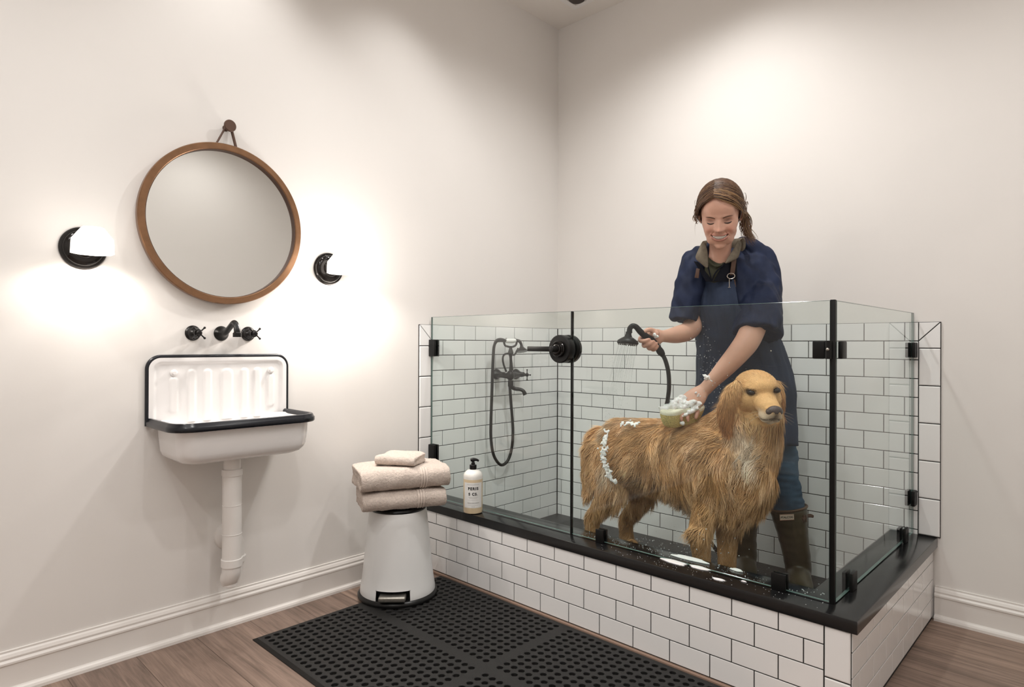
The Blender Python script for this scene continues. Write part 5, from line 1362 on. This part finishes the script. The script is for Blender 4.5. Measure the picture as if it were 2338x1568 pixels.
part('bib_hem', G().tube(row(0), .0026, 6, 1), M_apron, ap)
pk = G().tube([vs[(int(len(LV) * .62)) * (NA + 1) + k] + PV * .002 for k in range(22, 50)], .0018, 6, 1); part('pocket_seam', pk, M_apron, ap)
part('snap', G().lathe([(.0038, 0), (.0038, .0015), (.002, .002)], vs[int(len(LV) * .55) * (NA + 1) + 47] + PV * .001, PV, 18), M_ring, ap)
# waist ties on the right hip
part('apron_tie', G().tube([at(1768, 748, 2.76), at(1782, 753, 2.80), at(1784, 765, 2.81), at(1776, 773, 2.79)], [.010, .012, .010, .006], 10, 4, flat=.5), M_navy, ap)
# open collar, undershirt, straps
def sheet(name, pts, m, th, parent, sub=1):
    g = G(); n = unit(np.cross(V(pts[1]) - V(pts[0]), V(pts[2]) - V(pts[0])))
    if np.dot(n, PV) < 0: n = -n
    g.prism(pts, n, th, th * .4, 2); return part(name, g, m, parent, True, 40)
part('undershirt', G().limb([(at(1642, 596, 2.70), .048, .046), (at(1638, 606, 2.695), .052, .045), (at(1636, 626, 2.69), .050, .042)], PR, 28, 5, round0=False), M_olive, per)
part('neckband', G().tube([at(1616, 588, 2.68), at(1620, 598, 2.66), at(1630, 606, 2.645), at(1640, 607, 2.642), at(1652, 601, 2.650), at(1662, 588, 2.68)], .0045, 8, 6), M_olive, per)
def collar_leaf(inner, outer, tip):
    """folded-over stand collar half"""
    g = G(); n = len(inner); K = 4; vs_ = []
    for a, b in zip(inner, outer):
        a, b = at(*a), at(*b)
        for k in range(K): t_ = k / (K - 1); vs_.append(a * (1 - t_) + b * t_ + PV * .010 * math.sin(math.pi * t_))
    fs_ = [(i * K + k, i * K + k + 1, (i + 1) * K + k + 1, (i + 1) * K + k) for i in range(n - 1) for k in range(K - 1)]
    g.add(vs_, fs_); o = part('collar', g, M_fleece, per, True, 0); mm = o.modifiers.new('thick', 'SOLIDIFY'); mm.thickness = .006; mm.offset = 0
    sm_ = o.modifiers.new('sub', 'SUBSURF'); sm_.levels = 2; sm_.render_levels = 2; return o
collar_leaf([(1684, 548, 2.645), (1678, 562, 2.635), (1669, 577, 2.625), (1660, 590, 2.618), (1656, 600, 2.615)], [(1695, 552, 2.70), (1691, 568, 2.665), (1688, 583, 2.645), (1684, 592, 2.632), (1655, 603, 2.615)], None)
collar_leaf([(1604, 551, 2.665), (1611, 558, 2.650), (1616, 570, 2.640), (1617, 590, 2.632), (1617, 612, 2.630)], [(1602, 556, 2.68), (1594, 572, 2.665), (1584, 590, 2.650), (1597, 599, 2.640), (1612, 612, 2.632)], None)
part('collar_stand', G().tube([at(1693, 560, 2.68), at(1698, 556, 2.74), at(1680, 558, 2.80), at(1650, 560, 2.82), at(1618, 562, 2.79), at(1606, 564, 2.73), at(1606, 566, 2.68)], .026, 14, 5, side=(0, 0, 1), flat=.3), M_fleece, per)
sheet('lining', [at(1652, 601, 2.640), at(1682, 592, 2.650), at(1682, 642, 2.655), at(1628, 643, 2.642)], M_darkzip, .004, per)
sheet('lining', [at(1584, 596, 2.655), at(1594, 598, 2.650), at(1629, 643, 2.640), at(1612, 643, 2.643)], M_darkzip, .004, per)
part('zip', G().tube([at(1616, 606, 2.638), at(1620, 622, 2.637), at(1625, 641, 2.637)], .003, 6, 3).tube([at(1653, 604, 2.634), at(1634, 622, 2.636), at(1626, 641, 2.637)], .003, 6, 3), M_darkzip, per)
sheet('apron_strap', [at(1670, 596, 2.632), at(1681, 592, 2.636), at(1676, 628, 2.640), at(1666, 628, 2.638)], M_leather, .003, ap)
sheet('apron_strap', [at(1590, 612, 2.650), at(1598, 614, 2.645), at(1595, 635, 2.648), at(1586, 634, 2.652)], M_leather, .003, ap)
g = G(); cr0 = at(1669, 630, 2.632); g.tube([cr0 + PR * .0150 * math.cos(a) + ZU * .0115 * math.sin(a) for a in np.linspace(0, 2 * math.pi, 25)], .0017, 8, 1, cap=False)
part('buckle_ring', g, M_ring, ap)
part('strap_end', G().tube([at(1665, 637, 2.643), at(1665, 645, 2.64), at(1665, 655, 2.64)], .0012, 6, 2).tube([at(1662, 656, 2.64), at(1668, 656, 2.64)], .0012, 6, 1), M_ring, ap)
part('strap_tail', G().tube([at(1677, 638, 2.645), at(1679, 655, 2.645)], .003, 6, 1, flat=.4), M_leather, ap)
# jeans
jg = G()
jg.limb([(at(1768, 930, 2.83), .090, .095), (at(1773, 1010, 2.82), .080, .086), (at(1782, 1070, 2.80), .072, .074), (at(1790, 1120, 2.79), .074, .074), (at(1797, 1160, 2.785), .070, .070)], RT, 28, 5)
jg.limb([(at(1680, 950, 2.88), .085, .085), (at(1690, 1070, 2.89), .072, .074), (at(1700, 1160, 2.90), .066, .066)], RT, 28, 5)
jg.limb([(at(1706, 880, 2.85), .160, .095), (at(1712, 980, 2.86), .165, .098)], PR, 28, 5)
jh = remesh(jg, .0055, 4, .5); jh = displace(jh, folds(.008, 7, 26, 4)); jh = displace(jh, lambda p: .003 * noise.noise(Vector((p[0] * 12, p[1] * 12, p[2] * 60))))
part('jeans', jh, M_denim, per, True, 0)
# rubber boots
def boot(top, mid, ank, z_off, tw, label=False):
    T0, M0, A0 = at(*top), at(*mid), at(*ank); sole = A0 * 1; sole[2] = PANZ + .012
    g = G(); g.limb([(T0, tw, tw * .98), (T0 * .5 + M0 * .5, tw * .90, tw * .93), (M0, tw * .80, tw * .86), (A0, tw * .70, tw * .80), (sole + ZU * .045, tw * .66, tw * .80), (sole + ZU * .012, tw * .64, tw * .80)], PR, 28, 5, round0=False)
    g.limb([(sole + ZU * .055, .046, .050), (sole + PV * .07 + ZU * .050, .047, .042), (sole + PV * .13 + ZU * .034, .047, .030), (sole + PV * .175 + ZU * .030, .040, .026)], PR, 24, 5)
    h = remesh(g, .005, 3, .5); h = displace(h, lambda p: .0025 * noise.noise(Vector((p[0] * 8, p[1] * 8, p[2] * 40)))); b = part('boot', h, M_boot, per, True, 0)
    so_ = G(); so_.limb([(sole - PV * .045 + ZU * .002, .040, .012), (sole + PV * .03 + ZU * .002, .043, .012), (sole + PV * .12, .050, .012), (sole + PV * .185, .040, .012)], PR, 24, 5); part('sole', so_, M_plasticb, b)
    ax = unit(T0 - M0); g = G(); sd = unit(PR - ax * np.dot(PR, ax)); td = np.cross(ax, sd)
    g.tube([T0 + ax * .004 + (sd * math.cos(a) + td * math.sin(a)) * (tw + .001) for a in np.linspace(0, 2 * math.pi, 41)], .0052, 8, 1, cap=False); part('boot_rim', g, M_bootrim, b)
    return b, ax
b1, bax = boot((1799, 1160, 2.785), (1812, 1230, 2.775), (1822, 1290, 2.77), 0, .0765)
boot((1696, 1162, 2.90), (1698, 1225, 2.895), (1702, 1275, 2.89), 0, .070)
lc = at(1796.5, 1180.5, 2.702); lr = unit(at(1812, 1180, 2.70) - at(1781, 1181.5, 2.698)); lu = unit(np.cross(lr, PV) * -1); lu = lu if lu[2] > 0 else -lu
g = G(); w_, h__ = .0310, .0125; g.prism([lc + lr * a * w_ + lu * b * h__ for a, b in ((-1, -1), (1, -1), (1, 1), (-1, 1))], PV, .003, .001, 1); bd = part('boot_badge', g, M_badge, b1, False)
text('lettering', 'PTALCOG', .0118, lc + PV * .0035, lr, lu, M_ink, bd, .0003, bold=.0003)
part('badge_frame', G().tube([lc + PV * .003 + lr * a * w_ * .97 + lu * b * h__ * .93 for a, b in ((-1, -1), (1, -1), (1, 1), (-1, 1), (-1, -1))], .0008, 6, 1), mat('badge_red', (.30, .07, .05), .5), bd)
st = G(); st.tube([at(1832, 1186, 2.715), at(1838, 1181, 2.73), at(1842, 1178, 2.76), at(1850, 1177, 2.775), at(1857, 1179, 2.78)], [.009, .009, .008, .008, .006], 10, 4, flat=.45); part('boot_strap', st, M_leather, b1)
part('boot_buckle', G().tube([at(1834, 1177, 2.715), at(1840, 1176, 2.725), at(1841, 1191, 2.725), at(1834, 1192, 2.715), at(1834, 1177, 2.715)], .0022, 6, 1), M_leather, b1)

# ------------------------------------------------------------------ sponge, hand shower, foam, water
SPC = at(1557, 944, 2.60); sr = unit(RT * .93 + ZU * .10 - TOV * .34); sup = unit(ZU * .93 + TOV * .20 + RT * .06); sfw = np.cross(sr, sup); sfw = sfw if np.dot(sfw, TOV) > 0 else -sfw
def sponge_level(h, k):
    P = []
    for i in range(64):
        a = 2 * math.pi * i / 64; ca, sa = math.cos(a), math.sin(a)
        rx = .103; ry = .047 * (1 - .38 * math.exp(-(ca / .38) ** 2) * 1.0) + .0
        P.append(SPC + sr * rx * k * np.sign(ca) * abs(ca) ** .85 + sfw * ry * k * sa + sup * h)
    return P
def sponge_part(name, lv, m):
    vs_ = [p for h, k in lv for p in sponge_level(h, k)]; n = 64
    fs_ = [(i * n + k, i * n + (k + 1) % n, (i + 1) * n + (k + 1) % n, (i + 1) * n + k) for i in range(len(lv) - 1) for k in range(n)] + [tuple(range(n))[::-1], tuple((len(lv) - 1) * n + k for k in range(n))]
    return part(name, G().add(vs_, fs_), m, spg, True, 60)
spg = thing('sponge', 'yellow waisted sponge with a cream top, pressed on the dog\'s back by a hand', 'sponge', SPC - ZU * .04)
sponge_part('sponge_base', [(-.046, .68), (-.038, .78), (-.022, .88), (0, .96), (.012, .99)], M_sponge)
sponge_part('sponge_top', [(.012, .99), (.020, 1.0), (.026, .97), (.030, .90)], M_spongetop)
hds = thing('hand_shower', 'black hand shower spraying water, held in a hand above the dog\'s rump', 'hand shower', at(1434, 775, 2.53))
HT = 2.535
ax = unit(ZU * 1.0 + RT * .10 + TOV * -.05); hc0 = at(1433, 783, HT)
rose = part('shower_head', G().lathe([(.012, -.003), (.040, -.004), (.0425, 0), (.0425, .005), (.039, .010), (.028, .018), (.016, .025), (.012, .034), (.0115, .045)], hc0, ax, 40), M_mblack, hds)
nz = G(); e1 = unit(np.cross(ax, PV)); e2 = np.cross(ax, e1)
for r_, n_ in ((.010, 6), (.020, 12), (.030, 20), (.037, 24)):
    for k in range(n_):
        a = 2 * math.pi * k / n_; p = hc0 + e1 * r_ * math.cos(a) + e2 * r_ * math.sin(a) - ax * .003; nz.cyl(p, p - ax * .006, .0014, 6)
part('nozzles', nz, mat('grey_rubber', (.20, .19, .18), .5), rose)['kind'] = 'stuff'
part('handle', G().tube([at(1437, 760, HT), at(1438, 750, HT), at(1444, 744, HT), at(1452, 746, HT - .002), at(1462, 757, HT), at(1475, 768, HT + .008), at(1490, 779, HT + .014), at(1500, 790, HT + .018), at(1506, 799, HT + .02)],
     [.0115, .0105, .0105, .011, .0125, .0135, .0135, .0125, .012], 18, 6), M_mblack, hds)
part('hose_connector', G().tube([at(1502, 794, HT + .018), at(1508, 803, HT + .02), at(1514, 811, HT + .02)], [.0125, .015, .0105], 16, 4), M_mblack, hds)
part('shower_hose', G().tube([at(1511, 807, HT + .02), at(1519, 822, HT + .02), at(1526, 850, HT + .02), at(1527.5, 885, HT + .03), at(1524, 915, HT + .05), at(1519, 945, HT + .12), at(1530, 990, 2.83), at(1560, 1100, 2.93), at(1600, 1200, 2.92), at(1640, 1262, 2.88)], .0088, 12, 7), M_hoseheld, hds)
# water jets
wg = G(); r2 = random.Random(4)
for r_, n_ in ((.012, 5), (.024, 9), (.036, 15)):
    for k in range(n_):
        a = 2 * math.pi * k / n_ + r_ * 20; p = hc0 + e1 * r_ * math.cos(a) + e2 * r_ * math.sin(a) - ax * .010
        L = r2.uniform(.06, .26); vel = -ax * .8 - V([.12, .0, 0]); q0 = p; pts_ = [p]
        for s_ in (.35, .7, 1): pts_.append(p + (unit(vel) * L * s_ + (p - hc0) * .25 * s_ - ZU * .02 * s_ * s_))
        wg.tube(pts_, [.0008, .0007, .0005, .0003], 5, 2)
for k in range(150):
    p = hc0 - ax * r2.uniform(.06, .33) - V([r2.uniform(-.03, .08), 0, 0]) + PV * r2.uniform(-.02, .03); wg.ball(p, r2.uniform(.0008, .0017), 6, 5)
wo = part('water_spray', wg, M_jet, None); tag(wo, 'fine falling water jets and drops below the hand shower', 'water', kind='stuff')

def foam(name, blobs, label, vox=.0035, amp=.003, squash=None):
    g = G()
    for c_, r_ in blobs: g.ball(c_, r_, 14, 10)
    h = remesh(g, vox, 1, .5); h = displace(h, lambda p: amp * noise.noise(Vector(p * 75)) + amp * .6 * noise.noise(Vector(p * 170)))
    return tag(part(name, h, M_foam, None, True, 0), label, 'foam', kind='stuff')
def cluster(pts, n, spread, r0, r1, seed, fl=1.0):
    rr = random.Random(seed); out = []
    for p in pts:
        for k in range(n):
            o = RT * rr.gauss(0, spread) + ZU * rr.gauss(0, spread * .6) + TOV * rr.gauss(0, spread * .5) * fl; out.append((at(*p) + o, rr.uniform(r0, r1)))
    return out
foam('soap_foam', cluster([(1556, 909, 2.60), (1546, 915, 2.59), (1533, 922, 2.585), (1522, 930, 2.58), (1514, 935, 2.58), (1566, 922, 2.585), (1580, 920, 2.58), (1592, 925, 2.58), (1558, 930, 2.575), (1540, 926, 2.575), (1550, 920, 2.58)], 16, .0075, .005, .010, 1)
     + cluster([(1575, 938, 2.565), (1567, 948, 2.562), (1585, 934, 2.57), (1560, 966, 2.565)], 5, .005, .004, .009, 2), 'thick white lather over the fingers and the top of the sponge')
foam('soap_foam', cluster([(1616, 862, 2.605), (1622, 868, 2.602), (1628, 874, 2.604), (1612, 858, 2.608), (1632, 866, 2.604)], 16, .0060, .0028, .0050, 3) + cluster([(1594, 904, 2.592), (1586, 897, 2.597)], 4, .005, .003, .005, 8), 'white lather round the wrist above the sponge', .0025, .0015)
foam('soap_foam', cluster([(1495, 763, 2.532), (1497, 767, 2.535)], 6, .004, .003, .006, 4), 'small dab of lather on the hand holding the shower', .0022, .001)
def on_dog(pts, n, spread, r0, r1, seed, lift=.018):
    rr = random.Random(seed); out = []
    for (u, v) in pts:
        for k in range(n):
            p, r_ = seen_surface(hd, u + rr.gauss(0, spread), v + rr.gauss(0, spread), 7, 3.3); out.append((p - r_ * lift, (rr.uniform(r0, r1))))
    return out
foam('soap_foam', on_dog([(1384, 985), (1380, 1000), (1378, 1020), (1378, 1040), (1382, 1060), (1388, 1078), (1394, 1090), (1402, 1100), (1379, 1010), (1379, 1030), (1380, 1050), (1385, 1069), (1391, 1084)], 16, 3.6, .0025, .0056, 5, .030), 'streak of white lather running down the dog\'s rump', .003, .0025)
foam('soap_foam', on_dog([(1422, 968), (1432, 966), (1444, 966), (1454, 968)], 14, 3, .0025, .005, 6, .024), 'thin lather on the dog\'s back behind the sponge', .003, .002)
def puddle(name, c_, rx, ry, label, seed, group='splashes of foam on the black ledge'):
    rr = random.Random(seed); g = G(); n = 26; z0 = SLZ
    ph = [rr.random() * 6 for _ in range(4)]
    ring = lambda k_, h: [V([c_[0] + rx * k_ * math.cos(a) * (1 + .13 * math.sin(3 * a + ph[0]) + .08 * math.sin(5 * a + ph[1])), c_[1] + ry * k_ * math.sin(a) * (1 + .12 * math.sin(2 * a + ph[2])), h]) for a in np.linspace(0, 2 * math.pi, n, endpoint=False)]
    rings = [ring(1, z0 + .0003), ring(.97, z0 + .003), ring(.8, z0 + .0042), ring(.4, z0 + .005)]; vs_ = [p for r_ in rings for p in r_]
    g.add(vs_, [(i * n + k, i * n + (k + 1) % n, (i + 1) * n + (k + 1) % n, (i + 1) * n + k) for i in range(3) for k in range(n)] + [tuple(3 * n + k for k in range(n)), tuple(range(n))[::-1]])
    return tag(part(name, g, M_foam, None, True, 0), label, 'foam', group)
for k, (u, v, rx, ry, lb) in enumerate(((1540, 1284, .050, .018, 'large flat patch of foam on the ledge, left end of the foam row'), (1597, 1297, .040, .013, 'long flat patch of foam on the ledge touching the large one'),
        (1641, 1324, .021, .009, 'small oval patch of foam alone near the ledge front edge'), (1698, 1328.5, .009, .004, 'smallest speck of foam near the ledge front edge'))):
    c_ = on(u, v, 2, SLZ); c_[1] = max(YS + ry + .004, c_[1]); puddle('foam_patch', c_, rx, ry, lb, k)
for k, (u, v, rx, ry, lb) in enumerate(((1575, 1276, .07, .020, 'broad foam patch on the ledge behind the glass by the paws'), (1682, 1302, .022, .012, 'small foam patch on the ledge behind the glass, right of the paws'))):
    c_ = on(u, v, 2, SLZ); c_[1] = min(-.93 - ry, max(c_[1], YG + GT + ry + .003)); puddle('foam_patch', c_, rx, ry, lb, k + 9)
# droplets: in the air, on glass and ledge
rr = random.Random(11); g = G()
for k in range(190):
    u, v = rr.gauss(1590, 60), rr.gauss(1240, 30); t_ = rr.uniform(2.35, 2.75); p = at(u, v, t_)
    if p[2] > PANZ and p[1] > -.90 and (p[2] > SLZ or p[1] > -.92): g.ball(p, rr.choice((.0009, .0013, .0013, .0024)), 6, 5)
for k in range(120):
    u, v = rr.gauss(1635, 28), rr.gauss(880, 45); p = at(u, v, rr.uniform(2.50, 2.62)); g.ball(p, rr.choice((.0008, .001, .0018)), 6, 5)
for k in range(100):
    u, v = rr.gauss(1608, 22), rr.gauss(830, 55); p = at(u, v, 2.625 + rr.random() * .02); g.ball(p, rr.choice((.0008, .001, .0016)), 6, 5)
tag(part('water_drops', g, M_drop, None), 'scattered splashing droplets in the air around the dog and the apron', 'water', kind='stuff')
g = G()
for k in range(150):
    x_ = rr.uniform(.95, 1.88); y_ = rr.uniform(-1.0, -.935); r_ = rr.choice((.0008, .0012, .0018)); g.ball((x_, y_, SLZ + .0005), (r_, r_, .0012), 8, 5)
for k in range(90):
    x_ = rr.gauss(1.5, .20); y_ = rr.uniform(-1.095, -1.03); r_ = rr.choice((.0006, .0009, .0014)); g.ball((min(1.9, x_), y_, SLZ + .0004), (r_, r_, .0009), 8, 5)
for k in range(300):
    x_ = rr.uniform(.3, 1.8); y_ = rr.uniform(-.45, -.05); r_ = rr.choice((.0015, .0025, .004)); g.ball((x_, y_, PANZ + .0005), (r_, r_, .0012), 8, 5)
tag(part('water_drops', g, M_drop, None), 'beads of water lying on the black ledge and bath floor', 'water', kind='stuff')
